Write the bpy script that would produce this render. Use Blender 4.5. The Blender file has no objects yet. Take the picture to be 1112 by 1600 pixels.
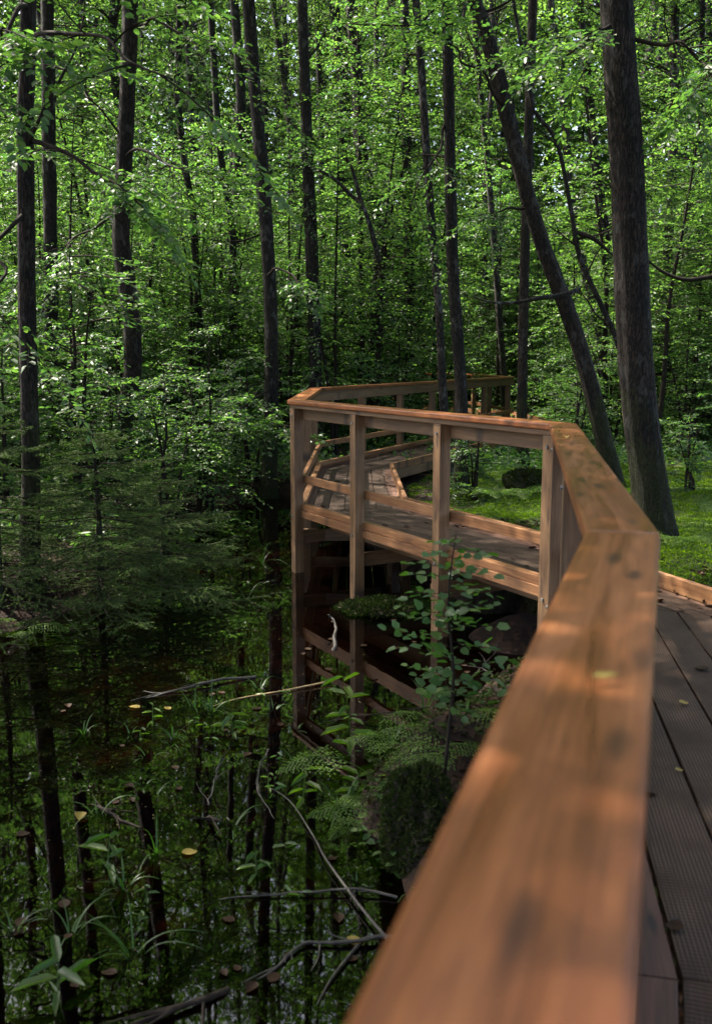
import bpy, bmesh, math, random
import numpy as np
from mathutils import Vector, Matrix

sc = bpy.context.scene
R = math.radians
# ------------------------------------------------------------------ camera, sky, sun, exposure
CAM_Z = 1.52                                   # eye height above the deck (deck top is z = 0)
PITCH = math.atan(240 / 1500)
cam_data = bpy.data.cameras.new("camera")
cam = bpy.data.objects.new("camera", cam_data)
sc.collection.objects.link(cam)
cam.location = (0, 0, CAM_Z)
cam.rotation_euler = (math.pi / 2 - PITCH, 0, 0)
cam_data.sensor_fit = 'VERTICAL'
cam_data.sensor_height = 36
cam_data.lens = 1500 / 1600 * 36
cam_data.clip_start = 0.02
cam_data.clip_end = 1000
cam_data.dof.use_dof = True
cam_data.dof.focus_distance = 9.5
cam_data.dof.aperture_fstop = 3.6
sc.camera = cam

SUN_AZ, SUN_EL = R(-58), R(56)                 # azimuth clockwise from the view direction
world = bpy.data.worlds.new("World")
sc.world = world
world.use_nodes = True
wn = world.node_tree.nodes
sky = wn.new('ShaderNodeTexSky')
sky.sky_type = 'NISHITA'
sky.sun_disc = False
sky.sun_elevation = SUN_EL
sky.sun_rotation = SUN_AZ
sky.air_density = 0.8
sky.dust_density = 5.0
sky.ozone_density = 0.4
wn['Background'].inputs['Strength'].default_value = 0.14
world.node_tree.links.new(sky.outputs[0], wn['Background'].inputs['Color'])

sun_data = bpy.data.lights.new("sun", 'SUN')
sun_data.energy = 5.0
sun_data.angle = R(0.5)
sun_data.color = (1.0, 0.94, 0.82)
sun = bpy.data.objects.new("sun", sun_data)
sc.collection.objects.link(sun)
to_sun = Vector((math.sin(SUN_AZ) * math.cos(SUN_EL), math.cos(SUN_AZ) * math.cos(SUN_EL), math.sin(SUN_EL)))
sun.rotation_euler = (-to_sun).to_track_quat('-Z', 'Y').to_euler()

sc.view_settings.view_transform = 'Standard'
sc.view_settings.look = 'None'
sc.view_settings.gamma = 1
sc.view_settings.use_curve_mapping = False
sc.view_settings.exposure = 2.25
sc.cycles.max_bounces = 8
sc.cycles.diffuse_bounces = 6
sc.cycles.glossy_bounces = 3
sc.cycles.transmission_bounces = 4
sc.cycles.transparent_max_bounces = 8
sc.cycles.sample_clamp_indirect = 6

rng = np.random.default_rng(7)
random.seed(7)

# ------------------------------------------------------------------ helpers
cp, sp = math.cos(PITCH), math.sin(PITCH)


def ray(px, py):
    u = (px - 556) / 1500
    v = -(py - 800) / 1500
    return np.array([u, cp + v * sp, -sp + v * cp])


def at(px, py, Y):
    """point of the photograph's pixel on the upright plane y = Y"""
    d = ray(px, py)
    p = d * (Y / d[1])
    return np.array([p[0], Y, CAM_Z + p[2]])


def at_z(px, py, z):
    d = ray(px, py)
    t = (z - CAM_Z) / d[2]
    return np.array([d[0] * t, d[1] * t, z])


def norm(a):
    return a / np.maximum(np.linalg.norm(a, axis=-1, keepdims=True), 1e-9)


def link(o):
    sc.collection.objects.link(o)
    return o


def tag(o, label=None, cat=None, group=None, kind=None):
    if label:
        o['label'] = label
    if cat:
        o['category'] = cat
    if group:
        o['group'] = group
    if kind:
        o['kind'] = kind
    return o


def thing(name, label, cat, loc=(0, 0, 0), rz=0, group=None):
    o = link(bpy.data.objects.new(name, None))
    o.location = loc
    o.rotation_euler = (0, 0, rz)
    o.empty_display_size = 0.2
    return tag(o, label, cat, group)


class MB:
    """collects vertices and faces, then links them as ONE mesh object"""
    def __init__(self):
        self.V, self.F, self.n = [], [], 0

    def add(self, v, *faces):
        v = np.asarray(v, float).reshape(-1, 3)
        for f in faces:
            f = np.asarray(f, int)
            if len(f):
                self.F.append(f + self.n)
        self.V.append(v)
        self.n += len(v)

    def mesh(self, name, mat, smooth=True):
        me = bpy.data.meshes.new(name)
        v = np.concatenate(self.V)
        me.vertices.add(len(v))
        me.vertices.foreach_set('co', v.astype(np.float32).ravel())
        loops = np.concatenate([f.ravel() for f in self.F])
        tot = np.concatenate([np.full(len(f), f.shape[1]) for f in self.F])
        start = np.concatenate([[0], np.cumsum(tot)[:-1]])
        me.loops.add(len(loops))
        me.loops.foreach_set('vertex_index', loops.astype(np.int32))
        me.polygons.add(len(tot))
        me.polygons.foreach_set('loop_start', start.astype(np.int32))
        me.polygons.foreach_set('loop_total', tot.astype(np.int32))
        me.polygons.foreach_set('use_smooth', np.full(len(tot), smooth))
        me.update(calc_edges=True)
        if mat:
            me.materials.append(mat)
        return me

    def build(self, name, mat, parent=None, smooth=True, world=True):
        return place(name, self.mesh(name, mat, smooth), parent, world)


def place(name, me, parent=None, world=True):
    o = link(bpy.data.objects.new(name, me))
    if parent:
        o.parent = parent
        if world:
            o.location = -parent.location
    return o


def copy_tree(root, loc, rz=0, s=1, label=None):
    """a thing with copies of its parts and sub-parts; meshes are shared"""
    r = link(root.copy())
    r.location = loc
    r.rotation_euler = (0, 0, rz)
    r.scale = (s, s, s)
    if label:
        r['label'] = label
    for ch in list(root.children):
        c = link(ch.copy())
        c.parent = r
        for g in list(ch.children):
            d = link(g.copy())
            d.parent = c
    return r


def smooth_path(P, n):
    P = np.asarray(P, float)
    m = len(P)
    d = np.concatenate([[0], np.cumsum(np.linalg.norm(np.diff(P[:, :3], axis=0), axis=1))])
    t = np.linspace(0, d[-1], n)
    i = np.clip(np.searchsorted(d, t, side='right') - 1, 0, m - 2)
    u = ((t - d[i]) / np.maximum(d[i + 1] - d[i], 1e-9))[:, None]
    p0, p1, p2, p3 = P[np.maximum(i - 1, 0)], P[i], P[i + 1], P[np.minimum(i + 2, m - 1)]
    return 0.5 * (2 * p1 + (p2 - p0) * u + (2 * p0 - 5 * p1 + 4 * p2 - p3) * u ** 2 + (3 * p1 - p0 - 3 * p2 + p3) * u ** 3)


def tube(mb, P, r, sides=8, n=None, rough=0.0, seed=0, cap=True):
    """a tapered tube along a smooth path; rough adds bumps and ridges to the radius"""
    P = np.asarray(P, float)
    r = np.asarray(r, float) * np.ones(len(P))
    if n:
        q = smooth_path(np.column_stack([P, r]), n)
        P, r = q[:, :3], np.maximum(q[:, 3], 1e-4)
    m = len(P)
    T = norm(np.gradient(P, axis=0))
    up = np.array([0, 1, 0]) if abs(T[:, 1]).mean() < 0.8 else np.array([1, 0, 0])
    A = norm(np.cross(T, up))
    B = np.cross(T, A)
    a = np.linspace(0, 2 * np.pi, sides, endpoint=False)
    rad = r[:, None] * np.ones(sides)
    if rough:
        g = np.random.default_rng(seed)
        nz = g.normal(size=(m, sides))
        slow = g.normal(size=(m // 6 + 3, sides))
        ii = np.arange(m) / 6
        i0 = ii.astype(int)
        f = (ii - i0)[:, None]
        slow = slow[i0] * (1 - f) + slow[i0 + 1] * f
        rad = rad * (1 + rough * (0.7 * slow + 0.35 * nz))
    V = P[:, None, :] + rad[:, :, None] * (np.cos(a)[None, :, None] * A[:, None, :] + np.sin(a)[None, :, None] * B[:, None, :])
    k = np.arange(sides)
    k2 = (k + 1) % sides
    i = np.arange(m - 1)[:, None] * sides
    Q = np.stack([i + k, i + k2, i + sides + k2, i + sides + k], -1).reshape(-1, 4)
    mb.add(V.reshape(-1, 3), Q)
    if cap:
        tip = np.concatenate([V[-1], P[-1:] + T[-1:] * r[-1] * .5])
        mb.add(tip, np.stack([k, k2, np.full(sides, sides)], -1))


def sticks(mb, p0, p1, r0, r1):
    """many straight three-sided tapered twigs at once"""
    p0, p1 = np.asarray(p0, float), np.asarray(p1, float)
    n = len(p0)
    r0 = np.ones(n) * r0
    r1 = np.ones(n) * r1
    D = norm(p1 - p0)
    ref = np.where(np.abs(D[:, 2:3]) > .9, np.array([[1., 0, 0]]), np.array([[0, 0, 1.]]))
    A = norm(np.cross(D, ref))
    B = np.cross(D, A)
    vs = []
    for p, r in ((p0, r0), (p1, r1)):
        for k in range(3):
            t = k * 2 * math.pi / 3
            vs.append(p + r[:, None] * (math.cos(t) * A + math.sin(t) * B))
    V = np.stack(vs, 1)
    b = np.arange(n)[:, None] * 6
    Q = np.concatenate([b + np.array([[k, (k + 1) % 3, (k + 1) % 3 + 3, k + 3]]) for k in range(3)])
    mb.add(V.reshape(-1, 3), Q)


def leaves(mb, P, D, N, L, w=0.6, fold=0.18, droop=0.12, wide=0.42):
    """leaf blades: two quads folded along the midrib, six vertices each"""
    n = len(P)
    L = (np.ones(n) * L)[:, None]
    D = norm(D)
    S = norm(np.cross(N, D))
    N = np.cross(D, S)
    W = L * w * .5
    a = P + D * L * wide * .55 + S * W * .85 + N * L * fold * .5
    b = P + D * L * (wide + .3) + S * W * .82 + N * L * (fold * .5 - droop * .4)
    c = P + D * L - N * L * droop
    d = P + D * L * (wide + .3) - S * W * .82 + N * L * (fold * .5 - droop * .4)
    e = P + D * L * wide * .55 - S * W * .85 + N * L * fold * .5
    V = np.stack([P, a, b, c, d, e], 1).reshape(-1, 3)
    i = np.arange(n)[:, None] * 6
    mb.add(V, i + np.array([[0, 1, 2, 3]]), i + np.array([[0, 3, 4, 5]]))


UP = np.array([0, 0, 1.0])


def spray(lf, tw, p0, D, length, k, size, g, tilt=0.45, droop=0.15, w=0.62, r=0.004, ang=55):
    """flat leafy twigs: k leaves alternate on both sides of every twig"""
    m = len(p0)
    D = norm(D)
    length = np.ones(m) * length
    side = norm(np.cross(D, UP[None]) + 1e-6)
    nrm = norm(np.cross(side, D))
    t = (np.arange(k) + .6) / k
    sg = np.where(np.arange(k) % 2, 1.0, -1.0)
    P = p0[:, None] + D[:, None] * (length[:, None] * t)[..., None] - UP * (droop * length[:, None] * t ** 2)[..., None]
    a = np.radians(ang) * (1 - .6 * (t > .93))
    LD = D[:, None] * np.cos(a)[None, :, None] + side[:, None] * (sg * np.sin(a))[None, :, None]
    LD = LD + g.normal(size=LD.shape) * .22
    LD[..., 2] -= .12
    LN = nrm[:, None] + g.normal(size=LD.shape) * tilt
    size = np.asarray(size, float)
    size = size[:, None] if size.ndim else size
    L = size * g.uniform(.6, 1.15, size=(m, k))
    P = P + norm(LD) * (size[..., None] * .18)
    leaves(lf, P.reshape(-1, 3), LD.reshape(-1, 3), LN.reshape(-1, 3), L.ravel(), w)
    if tw is not None:
        mid = p0 + D * (length * .5)[:, None] - UP * (droop * length * .25)[:, None]
        end = p0 + D * length[:, None] - UP * (droop * length)[:, None]
        sticks(tw, p0, mid, r, r * .7)
        sticks(tw, mid, end, r * .7, r * .3)


def bough(lf, tw, p0, D, length, g, nspray=7, k=8, size=0.07, r=0.012, rise=0.1, droop=0.15, tilt=0.45, w=0.62, sub=0.42):
    """boughs: each one a bent stick carrying side sprays and an end spray"""
    m = len(p0)
    D = norm(D)
    length = np.ones(m) * length
    side = norm(np.cross(D, UP[None]) + 1e-6)
    seg = 5
    pts = []
    for j in range(seg + 1):
        t = j / seg
        pts.append(p0 + D * (length * t)[:, None] + UP * (length * (rise * t - (rise + droop) * t * t))[:, None]
                   + side * (length * .05 * math.sin(t * 5))[:, None])
    rr = np.ones(m) * r
    for j in range(seg):
        sticks(tw, pts[j], pts[j + 1], rr * (1 - j / seg * .8), rr * (1 - (j + 1) / seg * .8))
    P = np.stack(pts)
    for s in range(nspray):
        t = .22 + .78 * (s + .5) / nspray
        f = t * seg
        i = min(int(f), seg - 1)
        q = P[i] * (1 - (f - i)) + P[i + 1] * (f - i)
        sg = 1 if s % 2 else -1
        dd = D * .75 + side * sg * g.uniform(.6, 1.0, size=(m, 1)) + g.normal(size=(m, 3)) * .18
        spray(lf, tw, q, dd, length * sub * g.uniform(.7, 1.1) * (1.15 - .6 * t), k, size, g, tilt=tilt, w=w, r=r * .3)
    spray(lf, tw, P[seg], P[seg] - P[seg - 1], length * sub * .7, k, size, g, tilt=tilt, w=w, r=r * .3)


def vnoise(x, y, seed=0, octaves=3):
    tot, amp = 0, 1.0
    x, y = np.asarray(x, float), np.asarray(y, float)
    for o in range(octaves):
        xi, yi = np.floor(x), np.floor(y)
        fx, fy = x - xi, y - yi
        fx, fy = fx * fx * (3 - 2 * fx), fy * fy * (3 - 2 * fy)

        def h(a, b):
            s = np.sin(a * 127.1 + b * 311.7 + seed * 74.7 + o * 19.3) * 43758.5453
            return s - np.floor(s)
        v = (h(xi, yi) * (1 - fx) + h(xi + 1, yi) * fx) * (1 - fy) + (h(xi, yi + 1) * (1 - fx) + h(xi + 1, yi + 1) * fx) * fy
        tot = tot + amp * (v - .5)
        amp *= .5
        x, y = x * 2.03 + 11, y * 2.03 + 7
    return tot


# ------------------------------------------------------------------ materials
def newmat(name):
    m = bpy.data.materials.new(name)
    m.use_nodes = True
    nt = m.node_tree
    return m, nt, nt.nodes, nt.links, nt.nodes['Principled BSDF'], nt.nodes['Material Output']


def ramp(nodes, stops):
    r = nodes.new('ShaderNodeValToRGB')
    e = r.color_ramp.elements
    while len(e) < len(stops):
        e.new(0.5)
    for el, (p, c) in zip(e, stops):
        el.position = p
        el.color = c if len(c) == 4 else (*c, 1)
    return r


def leafmat(name, stops, trans=(.10, .17, .02), mixf=.42, rough=.42, spec=.45):
    m, nt, N, L, bs, out = newmat(name)
    geo = N.new('ShaderNodeNewGeometry')
    rp = ramp(N, stops)
    L.new(geo.outputs['Random Per Island'], rp.inputs[0])
    L.new(rp.outputs[0], bs.inputs['Base Color'])
    bs.inputs['Roughness'].default_value = rough
    bs.inputs['Specular IOR Level'].default_value = spec
    tr = N.new('ShaderNodeBsdfTranslucent')
    mx = N.new('ShaderNodeMix')
    mx.data_type = 'RGBA'
    mx.blend_type = 'MULTIPLY'
    mx.inputs[0].default_value = 1
    sc_ = N.new('ShaderNodeVectorMath')
    sc_.operation = 'SCALE'
    sc_.inputs['Scale'].default_value = 10
    L.new(rp.outputs[0], sc_.inputs[0])
    L.new(sc_.outputs[0], mx.inputs[6])
    mx.inputs[7].default_value = (*trans, 1)
    L.new(mx.outputs[2], tr.inputs['Color'])
    ms = N.new('ShaderNodeMixShader')
    ms.inputs[0].default_value = mixf
    L.new(bs.outputs[0], ms.inputs[1])
    L.new(tr.outputs[0], ms.inputs[2])
    L.new(ms.outputs[0], out.inputs['Surface'])
    return m


def objcoord(N, L, scale, rnd=True):
    tc = N.new('ShaderNodeTexCoord')
    mp = N.new('ShaderNodeMapping')
    mp.inputs['Scale'].default_value = scale
    if rnd:
        oi = N.new('ShaderNodeObjectInfo')
        ml = N.new('ShaderNodeMath')
        ml.operation = 'MULTIPLY'
        ml.inputs[1].default_value = 37.0
        L.new(oi.outputs['Random'], ml.inputs[0])
        ad = N.new('ShaderNodeVectorMath')
        ad.operation = 'ADD'
        L.new(tc.outputs['Object'], ad.inputs[0])
        L.new(ml.outputs[0], ad.inputs[1])
        L.new(ad.outputs[0], mp.inputs['Vector'])
    else:
        L.new(tc.outputs['Object'], mp.inputs['Vector'])
    return mp


def noise(N, L, vec, scale, detail=4, rough=.55, dist=0):
    n = N.new('ShaderNodeTexNoise')
    n.inputs['Scale'].default_value = scale
    n.inputs['Detail'].default_value = detail
    n.inputs['Roughness'].default_value = rough
    n.inputs['Distortion'].default_value = dist
    L.new(vec.outputs[0], n.inputs['Vector'])
    return n


def mixcol(N, L, fac, a, b, mode='MIX'):
    m = N.new('ShaderNodeMix')
    m.data_type = 'RGBA'
    m.blend_type = mode
    for sock, v in ((m.inputs[0], fac), (m.inputs[6], a), (m.inputs[7], b)):
        if isinstance(v, (int, float)):
            sock.default_value = v
        elif isinstance(v, tuple):
            sock.default_value = (*v, 1) if len(v) == 3 else v
        else:
            L.new(v, sock)
    return m.outputs[2]


def bump(N, L, bs, h, strength=.3, dist=.01):
    b = N.new('ShaderNodeBump')
    b.inputs['Strength'].default_value = strength
    b.inputs['Distance'].default_value = dist
    L.new(h, b.inputs['Height'])
    L.new(b.outputs[0], bs.inputs['Normal'])


def woodmat(name, dark, mid, light, rough=.5, stain=.5, knots=True):
    m, nt, N, L, bs, out = newmat(name)
    fine = noise(N, L, objcoord(N, L, (2.2, 60, 60)), 1.6, 6, .6, .25)
    wide = noise(N, L, objcoord(N, L, (.9, 9, 9)), 1.5, 3, .5, .6)
    rp = ramp(N, [(.36, dark), (.5, mid), (.64, light)])
    add = N.new('ShaderNodeMath')
    add.operation = 'MULTIPLY_ADD'
    add.inputs[1].default_value = .5
    L.new(fine.outputs['Fac'], add.inputs[0])
    sub = N.new('ShaderNodeMath')
    sub.operation = 'MULTIPLY'
    sub.inputs[1].default_value = .5
    L.new(wide.outputs['Fac'], sub.inputs[0])
    L.new(sub.outputs[0], add.inputs[2])
    L.new(add.outputs[0], rp.inputs[0])
    col = rp.outputs[0]
    oi = N.new('ShaderNodeObjectInfo')
    tone = ramp(N, [(0, (.78, .78, .8)), (1, (1.12, 1.08, 1.02))])
    L.new(oi.outputs['Random'], tone.inputs[0])
    col = mixcol(N, L, 1.0, col, tone.outputs[0], 'MULTIPLY')
    if knots:
        vo = N.new('ShaderNodeTexVoronoi')
        vo.voronoi_dimensions = '2D'
        vo.inputs['Scale'].default_value = 1.0
        vo.inputs['Randomness'].default_value = 1.0
        kw = noise(N, L, objcoord(N, L, (3, 12, 0)), 1.5, 2)
        kv = N.new('ShaderNodeVectorMath')
        kv.operation = 'MULTIPLY_ADD'
        kv.inputs[1].default_value = (.22, .22, 0)
        L.new(kw.outputs['Color'], kv.inputs[0])
        L.new(objcoord(N, L, (2.1, 8, 0)).outputs[0], kv.inputs[2])
        L.new(kv.outputs[0], vo.inputs['Vector'])
        kr = ramp(N, [(.05, (1, 1, 1)), (.15, (0, 0, 0))])
        L.new(vo.outputs['Distance'], kr.inputs[0])
        km = N.new('ShaderNodeMath')
        km.operation = 'MULTIPLY'
        km.inputs[1].default_value = .75
        L.new(kr.outputs[0], km.inputs[0])
        col = mixcol(N, L, km.outputs[0], col, (dark[0] * .22, dark[1] * .26, dark[2] * .5))
    st = noise(N, L, objcoord(N, L, (2.2, 7, 7)), 1.3, 4, .62, .4)
    sr = ramp(N, [(.52, (0, 0, 0)), (.66, (1, 1, 1))])
    L.new(st.outputs['Fac'], sr.inputs[0])
    sm = N.new('ShaderNodeMath')
    sm.operation = 'MULTIPLY'
    sm.inputs[1].default_value = stain
    L.new(sr.outputs[0], sm.inputs[0])
    col = mixcol(N, L, sm.outputs[0], col, (mid[0] * .42, mid[1] * .40, mid[2] * .55))
    L.new(col, bs.inputs['Base Color'])
    bs.inputs['Specular IOR Level'].default_value = .4
    rr = ramp(N, [(.3, (rough - .08,) * 3), (.7, (rough + .12,) * 3)])
    L.new(wide.outputs['Fac'], rr.inputs[0])
    L.new(rr.outputs[0], bs.inputs['Roughness'])
    bump(N, L, bs, fine.outputs['Fac'], .25, .002)
    return m


def deckmat(name):
    m, nt, N, L, bs, out = newmat(name)
    fine = noise(N, L, objcoord(N, L, (1.5, 40, 40)), 1.6, 5, .6, .2)
    wide = noise(N, L, objcoord(N, L, (1.2, 3, 3)), 2.0, 4, .6)
    rp = ramp(N, [(.3, (.022, .010, .0055)), (.55, (.046, .023, .013)), (.75, (.085, .044, .025))])
    md = N.new('ShaderNodeMath')
    md.operation = 'MULTIPLY_ADD'
    md.inputs[1].default_value = .4
    L.new(fine.outputs['Fac'], md.inputs[0])
    m2 = N.new('ShaderNodeMath')
    m2.operation = 'MULTIPLY'
    m2.inputs[1].default_value = .6
    L.new(wide.outputs['Fac'], m2.inputs[0])
    L.new(m2.outputs[0], md.inputs[2])
    L.new(md.outputs[0], rp.inputs[0])
    # anti-slip wire netting stapled on the planks: 12 mm squares
    tc = N.new('ShaderNodeTexCoord')
    sx = N.new('ShaderNodeSeparateXYZ')
    L.new(tc.outputs['Object'], sx.inputs[0])
    masks = []
    for ax, wd in ((0, .34), (1, .15)):
        a = N.new('ShaderNodeMath')
        a.operation = 'MULTIPLY'
        a.inputs[1].default_value = 1 / (.0165 if ax == 0 else .0125)
        L.new(sx.outputs[ax], a.inputs[0])
        f = N.new('ShaderNodeMath')
        f.operation = 'FRACT'
        L.new(a.outputs[0], f.inputs[0])
        c = N.new('ShaderNodeMath')
        c.operation = 'LESS_THAN'
        c.inputs[1].default_value = wd
        L.new(f.outputs[0], c.inputs[0])
        masks.append(c)
    # wires along the plank show metal, wires across are darker
    geo_n = noise(N, L, objcoord(N, L, (3, 3, 3)), 1.5, 3)
    shine = ramp(N, [(.40, (0, 0, 0)), (.58, (.8, .8, .8))])
    L.new(geo_n.outputs['Fac'], shine.inputs[0])
    k = N.new('ShaderNodeMath')
    k.operation = 'MULTIPLY'
    L.new(masks[1].outputs[0], k.inputs[0])
    L.new(shine.outputs[0], k.inputs[1])
    col = mixcol(N, L, masks[0].outputs[0], rp.outputs[0], (.005, .0035, .003))
    col = mixcol(N, L, k.outputs[0], col, (.15, .105, .075))
    L.new(col, bs.inputs['Base Color'])
    bs.inputs['Roughness'].default_value = .62
    bs.inputs['Specular IOR Level'].default_value = .22
    mx = N.new('ShaderNodeMath')
    mx.operation = 'MAXIMUM'
    L.new(masks[0].outputs[0], mx.inputs[0])
    L.new(masks[1].outputs[0], mx.inputs[1])
    bump(N, L, bs, mx.outputs[0], .8, .002)
    return m


def barkmat(name, dark, light, moss=(.045, .06, .012), mosstop=1.2, mossamt=.7, pale=0.0):
    """furrowed bark; moss climbs the foot of the stem"""
    m, nt, N, L, bs, out = newmat(name)
    mp = objcoord(N, L, (1, 1, .20), rnd=False)
    fn = noise(N, L, mp, 46, 6, .7, .5)
    vo = N.new('ShaderNodeTexVoronoi')
    vo.feature = 'DISTANCE_TO_EDGE'
    vo.inputs['Scale'].default_value = 50
    wv = N.new('ShaderNodeVectorMath')
    wv.operation = 'MULTIPLY_ADD'
    wv.inputs[1].default_value = (.05, .05, .05)
    L.new(fn.outputs['Color'], wv.inputs[0])
    L.new(mp.outputs[0], wv.inputs[2])
    L.new(wv.outputs[0], vo.inputs['Vector'])
    cr = ramp(N, [(.0, (0, 0, 0)), (.22, (1, 1, 1))])
    L.new(vo.outputs['Distance'], cr.inputs[0])
    hm = N.new('ShaderNodeMath')
    hm.operation = 'MULTIPLY'
    L.new(cr.outputs[0], hm.inputs[0])
    L.new(fn.outputs['Fac'], hm.inputs[1])
    fur = hm
    big = noise(N, L, objcoord(N, L, (1, 1, .6), rnd=False), 4, 4, .6)
    rp = ramp(N, [(.10, dark), (.40, tuple((a + b) / 2 for a, b in zip(dark, light))), (.62, light)])
    L.new(fur.outputs[0], rp.inputs[0])
    col = rp.outputs[0]
    br = ramp(N, [(.35, (.6, .6, .62)), (.65, (1.25, 1.2, 1.15))])
    L.new(big.outputs['Fac'], br.inputs[0])
    col = mixcol(N, L, 1.0, col, br.outputs[0], 'MULTIPLY')
    if pale:
        pn = noise(N, L, objcoord(N, L, (1, 1, .5), rnd=False), 9, 4, .6)
        pr = ramp(N, [(.56, (0, 0, 0)), (.62, (pale,) * 3)])
        L.new(pn.outputs['Fac'], pr.inputs[0])
        col = mixcol(N, L, pr.outputs[0], col, (.22, .21, .19))
    tc = N.new('ShaderNodeTexCoord')
    sx = N.new('ShaderNodeSeparateXYZ')
    L.new(tc.outputs['Object'], sx.inputs[0])
    mr = N.new('ShaderNodeMapRange')
    mr.inputs[1].default_value = 0
    mr.inputs[2].default_value = mosstop
    mr.inputs[3].default_value = .34
    mr.inputs[4].default_value = -.22
    L.new(sx.outputs[2], mr.inputs[0])
    mn = noise(N, L, objcoord(N, L, (1, 1, .45), rnd=False), 6, 5, .65)
    ad = N.new('ShaderNodeMath')
    ad.operation = 'ADD'
    L.new(mr.outputs[0], ad.inputs[0])
    L.new(mn.outputs['Fac'], ad.inputs[1])
    mm = ramp(N, [(.56, (0, 0, 0)), (.70, (mossamt,) * 3)])
    L.new(ad.outputs[0], mm.inputs[0])
    mh = noise(N, L, objcoord(N, L, (1, 1, .7), rnd=False), 60, 4, .7)
    mc = ramp(N, [(.3, tuple(c * .45 for c in moss)), (.7, tuple(c * 1.35 for c in moss))])
    L.new(mh.outputs['Fac'], mc.inputs[0])
    mk = ramp(N, [(.36, (.25,) * 3), (.58, (1,) * 3)])
    L.new(mh.outputs['Fac'], mk.inputs[0])
    mf = N.new('ShaderNodeMath')
    mf.operation = 'MULTIPLY'
    L.new(mm.outputs[0], mf.inputs[0])
    L.new(mk.outputs[0], mf.inputs[1])
    col = mixcol(N, L, mf.outputs[0], col, mc.outputs[0])
    L.new(col, bs.inputs['Base Color'])
    bs.inputs['Roughness'].default_value = .8
    bs.inputs['Specular IOR Level'].default_value = .25
    bump(N, L, bs, fur.outputs[0], 1.0, .035)
    return m


def plain(name, col, rough=.7, var=.35, scale=20):
    m, nt, N, L, bs, out = newmat(name)
    n = noise(N, L, objcoord(N, L, (1, 1, 1)), scale, 4, .6)
    rp = ramp(N, [(.3, tuple(c * (1 - var) for c in col)), (.7, tuple(c * (1 + var) for c in col))])
    L.new(n.outputs['Fac'], rp.inputs[0])
    L.new(rp.outputs[0], bs.inputs['Base Color'])
    bs.inputs['Roughness'].default_value = rough
    bs.inputs['Specular IOR Level'].default_value = .5 if rough < .7 else .15
    bump(N, L, bs, n.outputs['Fac'], .3, .005)
    return m


M = {}
M['rail'] = woodmat('rail_wood', (.130, .042, .014), (.225, .077, .026), (.310, .117, .042), .34, .45)
M['post'] = woodmat('post_wood', (.080, .043, .019), (.148, .082, .038), (.225, .130, .064), .55, .45)
M['kerb'] = woodmat('kerb_wood', (.10, .042, .016), (.19, .086, .034), (.29, .145, .062), .5, .5)
M['board'] = woodmat('border_wood', (.05, .023, .014), (.085, .038, .024), (.12, .058, .036), .6, .5)
M['deck'] = deckmat('deck_planks')
M['bark'] = barkmat('dark_bark', (.007, .005, .004), (.055, .042, .031), pale=.3)
M['bark_moss'] = barkmat('mossy_bark', (.007, .005, .0035), (.062, .042, .028), (.036, .045, .009), 2.2, .85, pale=.2)
M['bark_pale'] = barkmat('pale_bark', (.014, .011, .009), (.095, .078, .062), pale=.6)
M['bark_far'] = barkmat('distant_bark', (.010, .008, .007), (.06, .05, .04), pale=.25)
M['twig'] = plain('twig_bark', (.020, .015, .011), .9)
M['leaf'] = leafmat('hazel_leaf', [(0, (.040, .074, .034)), (.5, (.060, .105, .043)), (.85, (.085, .128, .046)), (1, (.115, .155, .046))], (.17, .235, .08), .5, .44, .42)
M['leaf_high'] = leafmat('alder_leaf', [(0, (.036, .068, .026)), (.5, (.058, .100, .034)), (1, (.105, .148, .046))], (.17, .225, .085), .55, .45, .4)
M['leaf_near'] = leafmat('sapling_leaf', [(0, (.045, .090, .030)), (.6, (.070, .125, .042)), (1, (.10, .15, .04))], rough=.38)
M['leaf_young'] = leafmat('young_leaf', [(0, (.05, .10, .02)), (1, (.10, .15, .025))], (.14, .20, .02), .5)
M['fern'] = leafmat('fern_frond', [(0, (.050, .090, .016)), (1, (.095, .15, .028))], (.15, .21, .03), .4, rough=.5, spec=.3)
M['needle'] = leafmat('spruce_needle', [(0, (.042, .074, .022)), (.7, (.078, .112, .032)), (1, (.13, .15, .045))], (.06, .11, .02), .25, .6, .15)
M['grass'] = leafmat('water_grass', [(0, (.035, .070, .020)), (.7, (.055, .10, .028)), (1, (.10, .13, .04))], rough=.4)
M['moss'] = leafmat('moss_sprig', [(0, (.050, .080, .010)), (.6, (.078, .118, .014)), (1, (.115, .155, .02))], (.18, .24, .02), .45, .7, .15)
M['moss_dark'] = leafmat('dark_moss_sprig', [(0, (.022, .032, .008)), (1, (.045, .058, .014))], (.05, .08, .01), .3, .8, .1)
M['yellow_leaf'] = leafmat('fallen_yellow_leaf', [(0, (.16, .11, .025)), (1, (.26, .20, .05))], (.1, .08, .02), .15, .6, .2)
M['brown_leaf'] = leafmat('fallen_brown_leaf', [(0, (.016, .008, .004)), (.7, (.034, .016, .007)), (1, (.07, .034, .015))], (.08, .04, .02), .1, .6, .2)
M['debris'] = leafmat('water_debris', [(0, (.035, .022, .010)), (.6, (.07, .06, .02)), (1, (.13, .12, .06))], (.05, .05, .02), .1, .7, .1)
M['stick'] = plain('wet_stick', (.036, .029, .023), .6, .8, 45)
M['reed'] = plain('dry_reed', (.30, .20, .09), .6, .3, 12)
M['bolt'] = plain('zinc_bolt', (.16, .15, .14), .4, .3)
M['rootwood'] = plain('dark_stump_wood', (.030, .022, .016), .8, .5, 14)

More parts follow.
